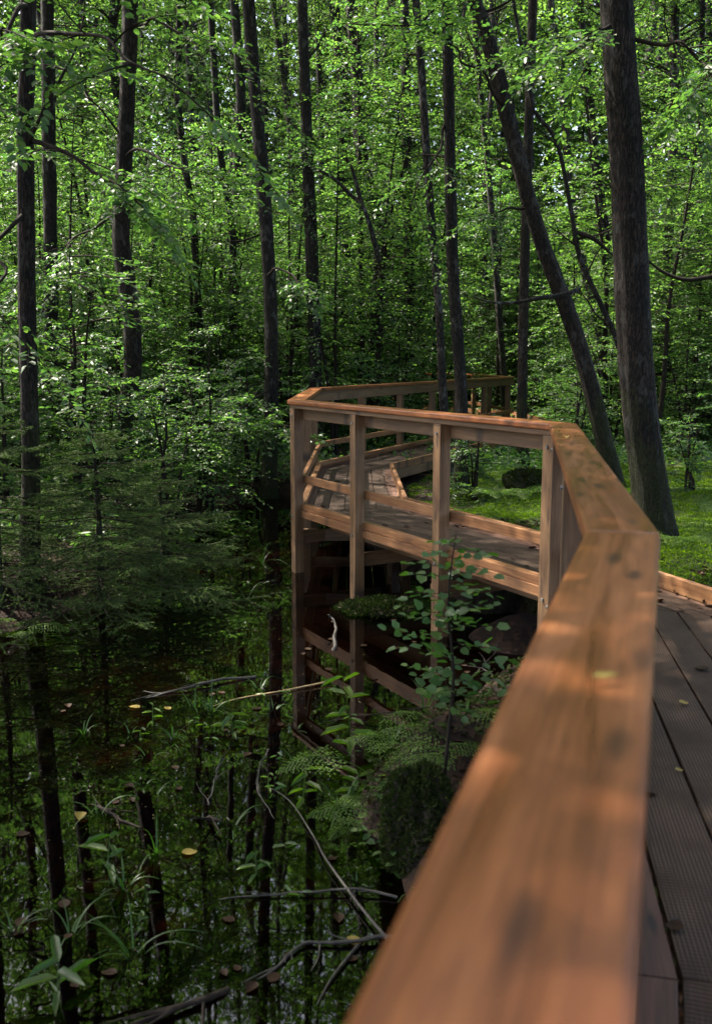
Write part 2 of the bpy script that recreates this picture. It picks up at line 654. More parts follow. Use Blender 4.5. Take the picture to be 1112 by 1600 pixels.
# ------------------------------------------------------------------ ground, water
WATER_Z = -0.59
SHORE = np.array([(-9, 3), (-9, 6.2), (-5.5, 6.9), (-3.6, 7.0), (-2.75, 7.7), (-2.2, 9.2), (-2.3, 11), (-2.5, 13.2), (-1.5, 14.6), (-0.6, 14.7),
                  (-0.2, 13.2), (0.1, 11.0), (0.55, 9.6), (0.75, 8.7), (1.15, 8.1), (1.5, 7.5), (1.35, 6.7), (1.0, 6.1), (.62, 5.5), (.35, 5.2), (.05, 4.8),
                  (-.03, 4.2), (.15, 3.65), (.36, 3.0), (.35, 2.2), (.2, 1), (0, -3), (-9, -3)])


def poly_sd(x, y, P):
    """signed distance to a polygon, negative inside"""
    x, y = np.asarray(x, float), np.asarray(y, float)
    d = np.full(x.shape, 1e9)
    ins = np.zeros(x.shape, bool)
    for a, b in zip(P, np.roll(P, -1, 0)):
        e = b - a
        t = np.clip(((x - a[0]) * e[0] + (y - a[1]) * e[1]) / (e @ e), 0, 1)
        d = np.minimum(d, np.hypot(x - a[0] - t * e[0], y - a[1] - t * e[1]))
        c = (a[1] > y) != (b[1] > y)
        with np.errstate(divide='ignore', invalid='ignore'):
            xi = a[0] + (y - a[1]) * e[0] / (e[1] if e[1] else 1e-9)
        ins ^= c & (x < xi)
    return np.where(ins, -d, d)


MOUNDS = [(.22, 8.05, .42, .05), (1.25, 7.1, .45, .22), (-3.3, 7.8, .7, .25), (.42, 4.35, .33, .24), (2.75, 8.4, .6, .12), (2.3, 12.2, .5, .15), (-2.6, 12.2, .6, .15)]


def ground_z(x, y):
    x, y = np.asarray(x, float), np.asarray(y, float)
    sd = poly_sd(x + .22 * vnoise(x * 1.7, y * 1.7, 3), y + .22 * vnoise(x * 1.7, y * 1.7, 4), SHORE)
    bed = WATER_Z + np.maximum(sd, -3) * np.where(y > 6.2, .075, .15) - .02
    land = WATER_Z + .30 * (1 - np.exp(-np.maximum(sd, 0) / .35)) + .05
    z = np.where(sd < 0, bed, land * np.clip(sd / .12, 0, 1) + (WATER_Z - .02) * (1 - np.clip(sd / .12, 0, 1)))
    lump = vnoise(x * .7, y * .7, 9, 3) * .16 + vnoise(x * 4, y * 4, 5, 3) * .045
    z = z + lump * np.clip(.35 + sd / 1.2, .25, 1)
    for mx, my, mr, mh in MOUNDS:
        z = z + mh * np.exp(-((x - mx) ** 2 + (y - my) ** 2) / (mr * mr * .6))
    z = z + .12 * np.clip((x - 1.6) / 2, 0, 1) * np.clip((y - 5) / 3, 0, 1) * np.exp(-np.maximum(y - 14, 0) / 6)
    z = np.where(sd > .5, np.maximum(z, WATER_Z + .06), z)
    return z


def gz(x, y):
    return float(ground_z(np.array([x]), np.array([y]))[0])


xs = np.concatenate([[-260, -160, -90, -60, -42, -30, -22, -16, -12, -9.5], np.arange(-8, 9.01, .07), [10, 12, 16, 22, 30, 42, 60, 90, 160, 260]])
ys = np.concatenate([[-160, -80, -40, -20, -10, -6, -4], np.arange(-3, 18.01, .07), np.arange(18.5, 32, .5), [34, 38, 43, 50, 60, 75, 100, 150, 260, 400]])
GX, GY = np.meshgrid(xs, ys)
GZ = ground_z(GX, GY)
mb = MB()
ny, nx = GX.shape
i = (np.arange(ny - 1)[:, None] * nx + np.arange(nx - 1)[None]).ravel()
mb.add(np.stack([GX, GY, GZ], -1).reshape(-1, 3), np.stack([i, i + 1, i + nx + 1, i + nx], -1))


def groundmat():
    m, nt, N, L, bs, out = newmat('forest_floor')
    c1 = objcoord(N, L, (1, 1, 1), rnd=False)
    n1 = noise(N, L, c1, 1.3, 5, .6)
    n2 = noise(N, L, c1, 22, 5, .7, .3)
    vo = N.new('ShaderNodeTexVoronoi')
    vo.inputs['Scale'].default_value = 26
    L.new(c1.outputs[0], vo.inputs['Vector'])
    lit = ramp(N, [(.2, (.006, .004, .003)), (.5, (.018, .010, .006)), (.8, (.045, .022, .011))])
    mixv = mixcol(N, L, .5, n2.outputs['Fac'], vo.outputs['Color'])
    L.new(mixv, lit.inputs[0])
    at_ = N.new('ShaderNodeAttribute')
    at_.attribute_name = 'moss'
    ad = N.new('ShaderNodeMath')
    ad.operation = 'MULTIPLY'
    L.new(at_.outputs['Fac'], ad.inputs[0])
    mr = ramp(N, [(.30, (0, 0, 0)), (.48, (1, 1, 1))])
    L.new(n1.outputs['Fac'], mr.inputs[0])
    L.new(mr.outputs[0], ad.inputs[1])
    gr = ramp(N, [(.3, (.022, .045, .008)), (.7, (.060, .105, .012))])
    L.new(n2.outputs['Fac'], gr.inputs[0])
    L.new(mixcol(N, L, ad.outputs[0], lit.outputs[0], gr.outputs[0]), bs.inputs['Base Color'])
    bs.inputs['Roughness'].default_value = .85
    bs.inputs['Specular IOR Level'].default_value = .2
    bump(N, L, bs, n2.outputs['Fac'], .8, .03)
    return m


ground = mb.build('ground', groundmat())
tag(ground, kind='structure')
moss_w = np.clip((GX - 1.0 - .35 * (GY < 9)) / .7, 0, 1) * np.clip((GY - 4.5) / 1.5, 0, 1) + .45 * np.clip((GY - 15) / 4, 0, 1)
a_ = ground.data.attributes.new('moss', 'FLOAT', 'POINT')
a_.data.foreach_set('value', np.clip(moss_w, 0, 1).ravel().astype(np.float32))


def watermat():
    m, nt, N, L, bs, out = newmat('swamp_water')
    N.remove(bs)
    fr = N.new('ShaderNodeFresnel')
    fr.inputs['IOR'].default_value = 1.46
    gl = N.new('ShaderNodeBsdfGlossy')
    gl.inputs['Roughness'].default_value = .015
    gl.inputs['Color'].default_value = (1, 1, 1, 1)
    tr = N.new('ShaderNodeBsdfTransparent')
    tr.inputs['Color'].default_value = (.22, .125, .07, 1)
    mx = N.new('ShaderNodeMixShader')
    c = objcoord(N, L, (1, 1, 1), rnd=False)
    n = noise(N, L, c, 5, 2, .5)
    b = N.new('ShaderNodeBump')
    b.inputs['Strength'].default_value = .006
    b.inputs['Distance'].default_value = .05
    L.new(n.outputs['Fac'], b.inputs['Height'])
    L.new(b.outputs[0], gl.inputs['Normal'])
    L.new(fr.outputs[0], mx.inputs[0])
    L.new(tr.outputs[0], mx.inputs[1])
    L.new(gl.outputs[0], mx.inputs[2])
    L.new(mx.outputs[0], out.inputs['Surface'])
    return m


mb = MB()
wx = [-14, 4.5]
wy = [-12, 15.6]
mb.add([(wx[0], wy[0], WATER_Z), (wx[1], wy[0], WATER_Z), (wx[1], wy[1], WATER_Z), (wx[0], wy[1], WATER_Z)], [[0, 1, 2, 3]])
tag(mb.build('water', watermat()), kind='structure')

# ------------------------------------------------------------------ the boardwalk
def v2(*a):
    return np.array(a, float)


RO = [v2(-.84, -2.05), v2(.54, 2.23), v2(1.20, 5.98), v2(-.67, 9.42), v2(-.64, 13.35), v2(3.42, 21.95), v2(3.0, 25.6), v2(1.0, 28.6)]
RH = 1.12


def left_n(d):
    return np.array([-d[1], d[0]])


def offset(P, s):
    """polyline moved s to the right of its direction with mitred corners"""
    out = []
    for k in range(len(P)):
        ds = []
        if k > 0:
            ds.append(norm(P[k] - P[k - 1]))
        if k < len(P) - 1:
            ds.append(norm(P[k + 1] - P[k]))
        n = -norm(sum(left_n(d) for d in ds))
        c = -left_n(ds[0]) @ n
        out.append(P[k] + n * s / max(c, .4))
    return out


O = offset(RO, .09)                                         # outer edge of the deck
I = [v2(.75, -2.6), v2(2.1, 1.9), v2(2.45, 5.4), v2(.53, 9.79), v2(.51, 13.07), v2(4.65, 21.8), v2(4.25, 26.1), v2(2.1, 29.4)]
walk = thing('boardwalk', 'angular wooden boardwalk on posts with orange brown handrail winding over the dark swamp', 'boardwalk', (1.2, 6.1, WATER_Z))
WL = np.array(walk.location)


def board(name, A, B, C, D_, z0, z1, mat, bevel=.004, label=None):
    """a board with plan corners A-B (one long side) and D-C (the other); its own x axis runs along the grain"""
    A, B, C, D_ = [np.asarray(p, float) for p in (A, B, C, D_)]
    d = norm((B + C) / 2 - (A + D_) / 2)
    o = (A + B + C + D_) / 4
    zc = (z0 + z1) / 2
    n = left_n(d)
    bm = bmesh.new()
    lo, hi = [], []
    for p in (A, B, C, D_):
        q = p - o
        lo.append(bm.verts.new((q @ d, q @ n, z0 - zc)))
        hi.append(bm.verts.new((q @ d, q @ n, z1 - zc)))
    bm.faces.new(lo[::-1])
    bm.faces.new(hi)
    for k in range(4):
        bm.faces.new((lo[k], lo[(k + 1) % 4], hi[(k + 1) % 4], hi[k]))
    bmesh.ops.recalc_face_normals(bm, faces=bm.faces)
    if bevel:
        bmesh.ops.bevel(bm, geom=list(bm.edges), offset=bevel, segments=2, profile=.6, affect='EDGES')
    me = bpy.data.meshes.new(name)
    bm.to_mesh(me)
    bm.free()
    me.materials.append(mat)
    ob = link(bpy.data.objects.new(name, me))
    ob.parent = walk
    ob.location = (o[0] - WL[0], o[1] - WL[1], zc - WL[2])
    ob.rotation_euler = (0, 0, math.atan2(d[1], d[0]))
    if label:
        ob['label'] = label
    return ob


def run(name, P, s0, s1, z0, z1, mat, bevel=.004, gap=.0, segs=None):
    """one board per stretch of the polyline, mitred at the bends"""
    a, b = offset(P, s0), offset(P, s1)
    for k in range(len(P) - 1):
        if segs is not None and k not in segs:
            continue
        d = norm(P[k + 1] - P[k]) * gap
        board(name, a[k] + d, a[k + 1] - d, b[k + 1] - d, b[k] + d, z0, z1, mat, bevel)


def upright(name, p, d, z0, z1, mat, w=.095, t=.095):
    """a square post standing at plan point p, one face along direction d; its x axis is vertical for the grain"""
    zc = (z0 + z1) / 2
    h = (z1 - z0) / 2
    bm = bmesh.new()
    bmesh.ops.create_cube(bm, size=1)
    bmesh.ops.scale(bm, vec=(h * 2, w, t), verts=bm.verts)
    bmesh.ops.bevel(bm, geom=list(bm.edges), offset=.005, segments=2, profile=.6, affect='EDGES')
    me = bpy.data.meshes.new(name)
    bm.to_mesh(me)
    bm.free()
    me.materials.append(mat)
    ob = link(bpy.data.objects.new(name, me))
    ob.parent = walk
    d = norm(np.asarray(d, float))
    n = left_n(d)
    rot = Matrix(((0, d[0], n[0]), (0, d[1], n[1]), (1, 0, 0)))
    if rot.determinant() < 0:
        rot = Matrix(((0, d[0], -n[0]), (0, d[1], -n[1]), (1, 0, 0)))
    ob.rotation_euler = rot.to_euler()
    ob.location = (p[0] - WL[0], p[1] - WL[1], zc - WL[2])
    return ob


# handrail: flat cap board, narrower board under it, upright beam behind the posts
run('handrail', RO, 0, .17, RH - .042, RH, M['rail'], .009)
run('rail_support', RO, .022, .148, RH - .078, RH - .0435, M['post'], .003)
run('rail_beam', RO, .112, .15, RH - .185, RH - .0795, M['post'], .003)
run('mid_rail', RO, .125, .165, .305, .38, M['kerb'], .004)
run('kerb_board', O, .012, .08, .040, .100, M['kerb'], .005)
run('edge_joist', O, .0, .034, -.034, .038, M['kerb'], .004)
run('deck_joist', O, .32, .365, -.19, -.034, M['post'], .004)
# inner side: tall kerb boards, no railing
II = [v2(.75, -2.6), v2(2.1, 1.9), v2(2.42, 5.35), v2(2.02, 6.4), v2(1.58, 7.76), v2(.53, 9.79), v2(.51, 13.07), v2(2.32, 16.73), v2(4.65, 21.8), v2(4.25, 26.1), v2(2.1, 29.4)]
run('inner_kerb', II, -.045, 0, .004, .105, M['kerb'], .004)
run('inner_joist', II, -.045, 0, -.13, .0, M['post'], .004)
# the deck: planks per stretch, each stretch its own set; outermost strips are bare brown boards
stretch = [(O[0], O[1], I[0], I[1], 5), (O[1], O[2], I[1], I[2], 5),
           (O[2], O[2] + (O[3] - O[2]) * .42, I[2], v2(1.58, 7.76), 5), (O[2] + (O[3] - O[2]) * .42, O[3], v2(1.58, 7.76), I[3], 5),
           (O[3], O[4], I[3], I[4], 5), (O[4], O[4] + (O[5] - O[4]) * .44, I[4], v2(2.32, 16.73), 4),
           (O[4] + (O[5] - O[4]) * .44, O[5], v2(2.32, 16.73), I[5], 4), (O[5], O[6], I[5], I[6], 4), (O[6], O[7], I[6], I[7], 4)]
for si, (o0, o1, i0, i1, npl) in enumerate(stretch):
    cuts = np.concatenate([[.035, .12], np.linspace(.12, .86, npl + 1)[1:], [.965]])
    for k in range(len(cuts) - 1):
        e = .004
        a, b = cuts[k] + e, cuts[k + 1] - e
        dd = norm(o1 - o0) * .003
        edge = k in (0, len(cuts) - 2)
        ob = board('border_board' if edge else 'deck_plank', o0 + (i0 - o0) * a + dd, o1 + (i1 - o1) * a - dd, o1 + (i1 - o1) * b - dd, o0 + (i0 - o0) * b + dd,
                   -.030, -.004 if edge else 0, M['board'] if edge else M['deck'], .003)


def on_seg(k, px, z=.5):
    """place along outer stretch k that the photograph's column px looks at"""
    a, b = RO[k], RO[k + 1]
    u = (px - 556) / 1500
    f = lambda t: (a + (b - a) * t)
    g = lambda t: f(t)[0] - u * (f(t)[1] * cp + (CAM_Z - z) * sp)
    lo, hi = 0.0, 1.0
    for _ in range(40):
        m = (lo + hi) / 2
        if (g(lo) > 0) != (g(m) > 0):
            hi = m
        else:
            lo = m
    return (lo + hi) / 2


posts = [(0, .2), (0, .55), (0, .97), (1, .03), (1, .5), (1, .962), (2, .009), (2, on_seg(2, 677)), (2, on_seg(2, 547)), (2, .985),
         (3, .035), (3, .5), (3, .965), (4, on_seg(4, 559)), (4, on_seg(4, 619)), (4, on_seg(4, 669)), (4, .62), (4, .8), (4, .985), (5, .05), (5, .5), (5, .95), (6, .35), (6, .8)]
for k, t in posts:
    a, b = RO[k], RO[k + 1]
    d = norm(b - a)
    p = a + (b - a) * t - left_n(d) * .068
    upright('post', p, d, min(gz(*p), WATER_Z) - .25, RH - .0795, M['post'])
    for zb in (-.016, RH - .15):
        bm = bmesh.new()
        bmesh.ops.create_cone(bm, cap_ends=True, segments=6, radius1=.013, radius2=.011, depth=.012)
        me = bpy.data.meshes.new('bolt')
        bm.to_mesh(me)
        bm.free()
        me.materials.append(M['bolt'])
        ob = link(bpy.data.objects.new('bolt', me))
        ob.parent = walk
        nn_ = left_n(d)
        ob.rotation_euler = (0, math.pi / 2, math.atan2(nn_[1], nn_[0]))
        q_ = p + nn_ * .0525
        ob.location = (q_[0] - WL[0], q_[1] - WL[1], zb - WL[2])
    # cross beam under the deck, its end shows outside the joist
    q0 = p + left_n(d) * .02 + d * .052
    wd = 1.25 if k > 1 else 1.5
    if (k, t) not in ((2, .009), (1, .03)):
        q1 = q0 - left_n(d) * wd
        board('cross_beam', q0, q1, q1 + d * .05, q0 + d * .05, -.315, -.195, M['post'], .004)
        r_ = q0 - left_n(d) * (wd - .12) - d * .05
        upright('support_leg', r_, d, min(gz(*r_), WATER_Z) - .2, -.197, M['post'])

# ------------------------------------------------------------------ trees
LIMB_MATS = {}


def crown_meshes(seed, H=11, nb=80, size=.095, rad=2.6):
    g = np.random.default_rng(seed)
    lf, tw = MB(), MB()
    z = np.sort(g.uniform(0, H, nb))
    a = g.uniform(0, 2 * np.pi, nb)
    prof = np.sin(np.pi * np.clip(z / H * .85 + .15, 0, 1)) ** .7
    ln = rad * prof * g.uniform(.45, 1.1, nb) + .3
    D = np.stack([np.cos(a), np.sin(a), g.uniform(.15, .8, nb)], -1)
    p0 = np.stack([np.cos(a) * .05, np.sin(a) * .05, z], -1)
    bough(lf, tw, p0, D, ln, g, nspray=8, k=8, size=size, r=.022, rise=.15, droop=.12, tilt=.6)
    return lf.mesh('crown', M['leaf_high']), tw.mesh('limbs', M['twig'])


CROWNS = [crown_meshes(100 + s) for s in range(6)]


def sapling_meshes(seed, H, nb, size, rad, nstem=2, mat='leaf', low=.08):
    g = np.random.default_rng(seed)
    lf, tw = MB(), MB()
    for s in range(nstem):
        a = g.uniform(0, 6.28)
        lean = g.uniform(.05, .22) * H * (s > 0 or nstem == 1) + .05
        path = np.array([[math.cos(a) * lean * t ** 1.5 + g.normal() * .03 * H * t * (1 - t) + .1 * s * (1 - t), math.sin(a) * lean * t ** 1.5 + g.normal() * .03 * H * t * (1 - t), H * t * (1 - .15 * s) - .25 * (t == 0)]
                         for t in np.linspace(0, 1, 6)])
        tube(tw, path, np.linspace(.028 + .004 * H, .005, 6), 6, 24)
        n = nb // nstem
        t = low + (1 - low) * g.uniform(0, 1, n) ** .9
        q = smooth_path(path, 60)
        p0 = q[np.clip((t * 59).astype(int), 0, 59)]
        b = g.uniform(0, 6.28, n)
        D = np.stack([np.cos(b), np.sin(b), g.uniform(-.05, .55, n)], -1)
        ln = rad * g.uniform(.4, 1.1, n) * (1.05 - .7 * np.abs(t - .45) ** 1.2)
        bough(lf, tw, p0, D, ln, g, nspray=6, k=8, size=size, r=.010, rise=.12, droop=.25, tilt=.38)
    return lf.mesh('foliage', M[mat]), tw.mesh('stems', M['twig'])


def trunk_path(pix, Y, top_h, sway=0):
    """stem through the photograph's pixels on the upright plane at depth Y, carried on straight above the frame"""
    P = [at(px, py, Y) for px, py in pix]
    P.sort(key=lambda p: p[2])
    d = norm(P[-1] - P[-2])
    d[2] = max(d[2], .5)
    d = norm(d * .5 + UP * .5)
    while P[-1][2] < top_h:
        P.append(P[-1] + d * 2.2)
        d = norm(d * .75 + UP * .25 + np.array([random.uniform(-.04, .04), random.uniform(-.04, .04), 0]))
    return np.array(P)


def main_tree(name, label, pix, Y, wpx, mat='bark', top=17, crown=7.0, flare=1.5, rough=.075, sides=14, limbs=4, ci=0, scale=1.0, group=None):
    P = trunk_path(pix, Y, top)
    g = np.random.default_rng(abs(hash(label)) % 1 + int(Y * 100) + int(pix[0][0]))
    base = P[0].copy()
    zg = gz(base[0], base[1])
    if base[2] > zg - .15:
        d = (P[0] - P[1]) * .3
        P = np.concatenate([[[base[0] + d[0] * .3, base[1], zg - .2]], P])
    r0 = wpx / 2 / 1500 * (Y * cp + 1.0)
    h = P[:, 2] - zg
    r = r0 * (1 - .55 * np.clip(h / top, 0, 1)) * (1 + (flare - 1) * np.exp(-np.maximum(h, 0) / .28))
    o = thing(name, label, 'tree', (P[0][0], P[0][1], zg), 0, group)
    mb = MB()
    tube(mb, P, r, sides, 90, rough, int(Y * 100))
    mb.build('trunk', M[mat], o)
    # bare dead limbs low on the stem
    if limbs:
        q = smooth_path(P, 80)
        for _ in range(limbs):
            tw = MB()
            i = g.integers(14, 52)
            a = g.uniform(0, 6.28)
            ln = g.uniform(.4, 1.5)
            d = np.array([math.cos(a), math.sin(a) * .6, g.uniform(-.1, .7)])
            pts = [q[i]]
            for s in range(4):
                d = norm(d + g.normal(size=3) * .22)
                pts.append(pts[-1] + d * ln / 4)
            tube(tw, np.array(pts), np.linspace(.018, .004, 5), 5, 12)
            if g.random() < .7:
                d2 = norm(d + g.normal(size=3) * .6)
                tube(tw, np.array([pts[2], pts[2] + d2 * ln * .2, pts[2] + d2 * ln * .4]), np.linspace(.009, .003, 3), 4, 6)
            tw.build('dead_limb', M['twig'], o)
    if crown:
        i = int(np.argmin(abs(P[:, 2] - crown)))
        cr, li = CROWNS[ci % len(CROWNS)]
        turn = g.uniform(0, 6.28)
        for nm, me in (('crown', cr), ('limbs', li)):
            c = place(nm, me, o, False)
            c.location = (P[i][0] - o.location[0], P[i][1] - o.location[1], P[i][2] - o.location[2])
            c.rotation_euler = (0, 0, turn)
            c.scale = (scale,) * 3
    return o


def leafy_branch(tree, start, end, n=5, size=.07, sag=.12, nspray=8, mat='leaf', seed=0, ln=.9, k=9):
    """a living low branch of a tree: a bent limb with leafy boughs, one part with its foliage as sub-part"""
    g = np.random.default_rng(seed)
    start, end = np.array(start, float), np.array(end, float)
    L_ = np.linalg.norm(end - start)
    pts = np.array([start + (end - start) * t + UP * L_ * sag * (t - t * t) * 4 * .5 + g.normal(size=3) * .03 * L_ * (0 < t < 1) for t in np.linspace(0, 1, 6)])
    tw, lf = MB(), MB()
    tube(tw, pts, np.linspace(.022, .006, 6), 6, 20)
    q = smooth_path(pts, 40)
    idx = g.integers(10, 40, n)
    p0 = q[idx]
    d0 = norm(end - start)
    D = d0[None] + g.normal(size=(n, 3)) * np.array([.7, .7, .3])
    bough(lf, tw, p0, D, ln * g.uniform(.6, 1.1, n), g, nspray=nspray, k=k, size=size, r=.008, rise=.05, droop=.2, tilt=.35)
    b = tw.build('leafy_branch', M['twig'], tree)
    f = lf.build('leaves', M[mat], b, world=False)
    return b


T = {}
T['t1'] = main_tree('alder_tree', 'slim dark trunk at the far left, sunlit patch near its foot behind the spruce', [(47, 990), (47, 860), (48, 720), (45, 560), (42, 400), (40, 200), (45, 0)], 7.9, 25, 'bark_moss', ci=0, limbs=5)
T['t2'] = main_tree('alder_tree', 'straight dark trunk just right of the far left sunlit one, foot hidden by spruce', [(85, 770), (84, 690), (80, 480), (78, 300), (75, 60), (74, 0)], 14.5, 22, ci=1)
T['t3'] = main_tree('alder_tree', 'trunk with a kinked mossy foot rising above the young spruce', [(193, 760), (190, 700), (197, 645), (208, 580), (206, 500), (196, 430), (189, 380), (192, 300), (199, 150), (204, 0)], 12.5, 27, 'bark_moss', ci=2, flare=1.35, crown=9.5, scale=.7)
T['t4'] = main_tree('alder_tree', 'straight speckled trunk at the water edge beside the boardwalk corner', [(419, 785), (420, 740), (424, 600), (422, 470), (412, 300), (400, 160), (388, 0)], 14.6, 22, 'bark', ci=3, limbs=6, scale=.5)
T['t5'] = main_tree('alder_tree', 'dark straight trunk rising behind the left bend of the handrail', [(494, 700), (493, 600), (490, 500), (485, 350), (478, 180), (472, 0)], 17.5, 20, ci=4, scale=.5)
T['t6'] = main_tree('alder_tree', 'thin wavy stem between the kinked trunk and the speckled trunk, bulging in the upper half', [(318, 700), (312, 520), (305, 380), (300, 320), (290, 262), (277, 150), (279, 90), (281, 0)], 19, 12, ci=5, limbs=2, scale=.5)
T['t7'] = main_tree('alder_tree', 'dark trunk rising behind the middle of the far handrail', [(643, 690), (642, 600), (640, 450), (636, 300), (634, 130), (632, 0)], 23, 17, ci=0, scale=.6)
T['t8'] = main_tree('alder_tree', 'slender pale stem crossing in front of the far handrail, left of its darker neighbour', [(703, 745), (697, 690), (690, 590), (685, 480), (672, 330), (662, 170), (655, 60), (650, 0)], 13.0, 13, 'bark_pale', ci=1, limbs=3)
T['t9'] = main_tree('alder_tree', 'dark brown trunk crossing in front of the far handrail beside a paler stem', [(719, 755), (722, 690), (720, 610), (714, 520), (706, 400), (702, 200), (698, 0)], 12.7, 18, 'bark', ci=2, limbs=3)
T['t10'] = main_tree('alder_tree', 'leaning trunk that bends over to the left behind the handrail bend', [(962, 775), (950, 720), (935, 655), (910, 560), (880, 470), (848, 385), (820, 290), (795, 190), (775, 110), (752, 30), (735, -30)], 12.4, 25, 'bark_moss', ci=3, limbs=4, flare=1.6, sides=22)
T['t11'] = main_tree('alder_tree', 'thickest trunk, furrowed bark with a sunlit mossy foot beside the boardwalk', [(1036, 880), (1022, 820), (1012, 740), (1000, 650), (990, 520), (984, 380), (978, 250), (968, 110), (962, 0), (960, -60)], 8.7, 50, 'bark_moss', ci=4, flare=1.28, rough=.045, sides=40, limbs=4, scale=1.1)
T['t12'] = main_tree('alder_tree', 'straight dark stem with a mossy foot just right of the far handrail corner', [(817, 740), (815, 640), (818, 450), (822, 300), (828, 120), (832, 0)], 15.4, 16, 'bark_moss', ci=5)
T['t13'] = main_tree('alder_tree', 'pale mottled stem with patchy light bark right of the leaning trunk', [(945, 640), (938, 540), (920, 450), (905, 390), (890, 290), (880, 170), (866, 50), (860, 0)], 21, 13, 'bark_pale', ci=0)
T['t14'] = main_tree('alder_tree', 'thin stem rising behind the far handrail corner', [(790, 660), (785, 570), (775, 430), (765, 300), (752, 160), (740, 30)], 24.5, 11, 'bark_pale', ci=1)
T['t15'] = main_tree('alder_tree', 'slim grey stem close left of the thickest trunk', [(960, 620), (956, 480), (946, 370), (930, 240), (918, 120), (905, 0)], 24, 14, ci=2)
T['t16'] = main_tree('alder_tree', 'upright dark trunk in the gap right of the thickest trunk', [(1040, 640), (1043, 400), (1048, 300), (1052, 200), (1054, 0)], 22, 17, 'bark_pale', ci=3)
T['t17'] = main_tree('alder_tree', 'thin upright dark stem near the right edge of the view', [(1090, 640), (1092, 420), (1095, 200), (1097, 0)], 22, 10, ci=4, limbs=2)
T['t18'] = main_tree('alder_tree', 'thin stem between the speckled trunk and the dark straight trunk behind it', [(470, 640), (462, 400), (458, 300), (452, 190), (440, 100), (424, -20)], 24, 12, 'bark_pale', ci=5, limbs=5, scale=.5)
T['t19'] = main_tree('alder_tree', 'thin stem close right of the dark trunk behind the handrail bend', [(506, 600), (504, 400), (502, 250), (499, 130), (495, 0)], 25, 11, 'bark_far', ci=0, scale=.5)
T['t20'] = main_tree('alder_tree', 'thin bent dark stem leaning across behind the thickest trunk', [(990, 640), (965, 540), (940, 480), (905, 400), (890, 320), (870, 225), (840, 180), (828, 150)], 15, 10, 'bark', top=6, crown=0, ci=1, limbs=5, flare=1.2)
T['t21'] = main_tree('alder_tree', 'upright stem half way between the dark trunk at far left and the kinked trunk', [(140, 640), (136, 400), (132, 200), (128, 0)], 26, 13, 'bark_far', ci=2)

# the long drooping dead branch of the leaning trunk
mb = MB()
tube(mb, [at(905, 452, 12.1), at(870, 462, 12.0), at(840, 466, 11.9), (at(800, 473, 11.9)), at(765, 472, 11.8), at(738, 463, 11.8)], [.035, .032, .028, .022, .016, .008], 7, 30, .05, 3)
mb.build('dead_branch', M['bark_pale'], T['t10'])
mb = MB()
tube(mb, [at(905, 365, 15), at(925, 372, 14.9), at(945, 388, 14.9), at(962, 405, 14.8)], [.04, .035, .025, .01], 6, 20, .05, 4)
tube(mb, [at(1010, 405, 15), at(1035, 425, 15), at(1070, 437, 15), at(1112, 432, 15), at(1150, 425, 15)], [.012, .025, .03, .035, .04], 6, 20, .05, 5)
mb.build('dead_branch', M['twig'], T['t20'])
# broken light branch
mb = MB()
tube(mb, [at(488, 262, 17.3), at(520, 278, 17.2), at(548, 305, 17.2), at(566, 322, 17.1), at(580, 360, 17.1), at(592, 410, 17.2)], [.02, .03, .035, .04, .045, .05], 7, 30, .06, 6)
tube(mb, [at(566, 322, 17.1), at(556, 285, 17.1), at(548, 258, 17.0)], [.04, .035, .025], 7, 12, .06, 7)
mb.build('broken_branch', M['bark_pale'], T['t5'])

# living low branches that hang into the top of the view
leafy_branch(T['t1'], at(43, 60, 7.9), at(260, 120, 6.6), 7, .075, seed=1)
leafy_branch(T['t1'], at(43, 220, 7.9), at(230, 330, 7.2), 7, .07, seed=2)
leafy_branch(T['t1'], at(42, 330, 7.9), at(-60, 520, 7.0), 6, .07, seed=3)
leafy_branch(T['t1'], at(43, 10, 7.9), at(-40, 160, 6.4), 6, .075, seed=4)
leafy_branch(T['t3'], at(198, 40, 12.5), at(330, 80, 11.0), 7, .075, seed=5, ln=1.2)
leafy_branch(T['t3'], at(192, 250, 12.5), at(300, 270, 10.8), 8, .07, seed=6, ln=1.2)
leafy_branch(T['t3'], at(192, 330, 12.5), at(70, 420, 11.6), 7, .07, seed=7, ln=1.2)
leafy_branch(T['t4'], at(418, 430, 14.6), at(470, 450, 12.8), 3, .085, seed=8, ln=.7)
leafy_branch(T['t11'], at(985, 60, 8.7), at(1120, 110, 8.0), 7, .07, seed=9)
leafy_branch(T['t11'], at(985, 30, 8.7), at(880, 90, 8.4), 6, .065, seed=10)
leafy_branch(T['t10'], at(790, 170, 12.4), at(690, 60, 11.4), 7, .07, seed=11, ln=1.1)
leafy_branch(T['t10'], at(830, 320, 12.4), at(745, 350, 12.0), 4, .065, seed=12, ln=.8)
leafy_branch(T['t9'], at(704, 180, 12.7), at(640, 330, 12.2), 5, .065, seed=13)
leafy_branch(T['t4'], at(420, 650, 14.5), at(290, 720, 12.6), 9, .08, seed=21, ln=1.0)
leafy_branch(T['t4'], at(421, 690, 14.5), at(446, 690, 12.4), 5, .08, seed=22, ln=.7)
leafy_branch(T['t4'], at(419, 610, 14.5), at(360, 655, 13.0), 7, .075, seed=23, ln=1.0)
leafy_branch(T['t2'], at(76, 100, 14.5), at(190, 200, 13.5), 8, .08, seed=14, ln=1.4)

# slender trunks deep in the wood
corr = RO + [v2(-1.5, 30)]


def corridor(x, y):
    d = 1e9
    p = np.array([x, y])
    for a, b in zip(corr[2:-1], corr[3:]):
        e = b - a
        t = np.clip((p - a) @ e / (e @ e), 0, 1)
        d = min(d, np.linalg.norm(p - a - t * e - np.array([.55, 0])))
    return d


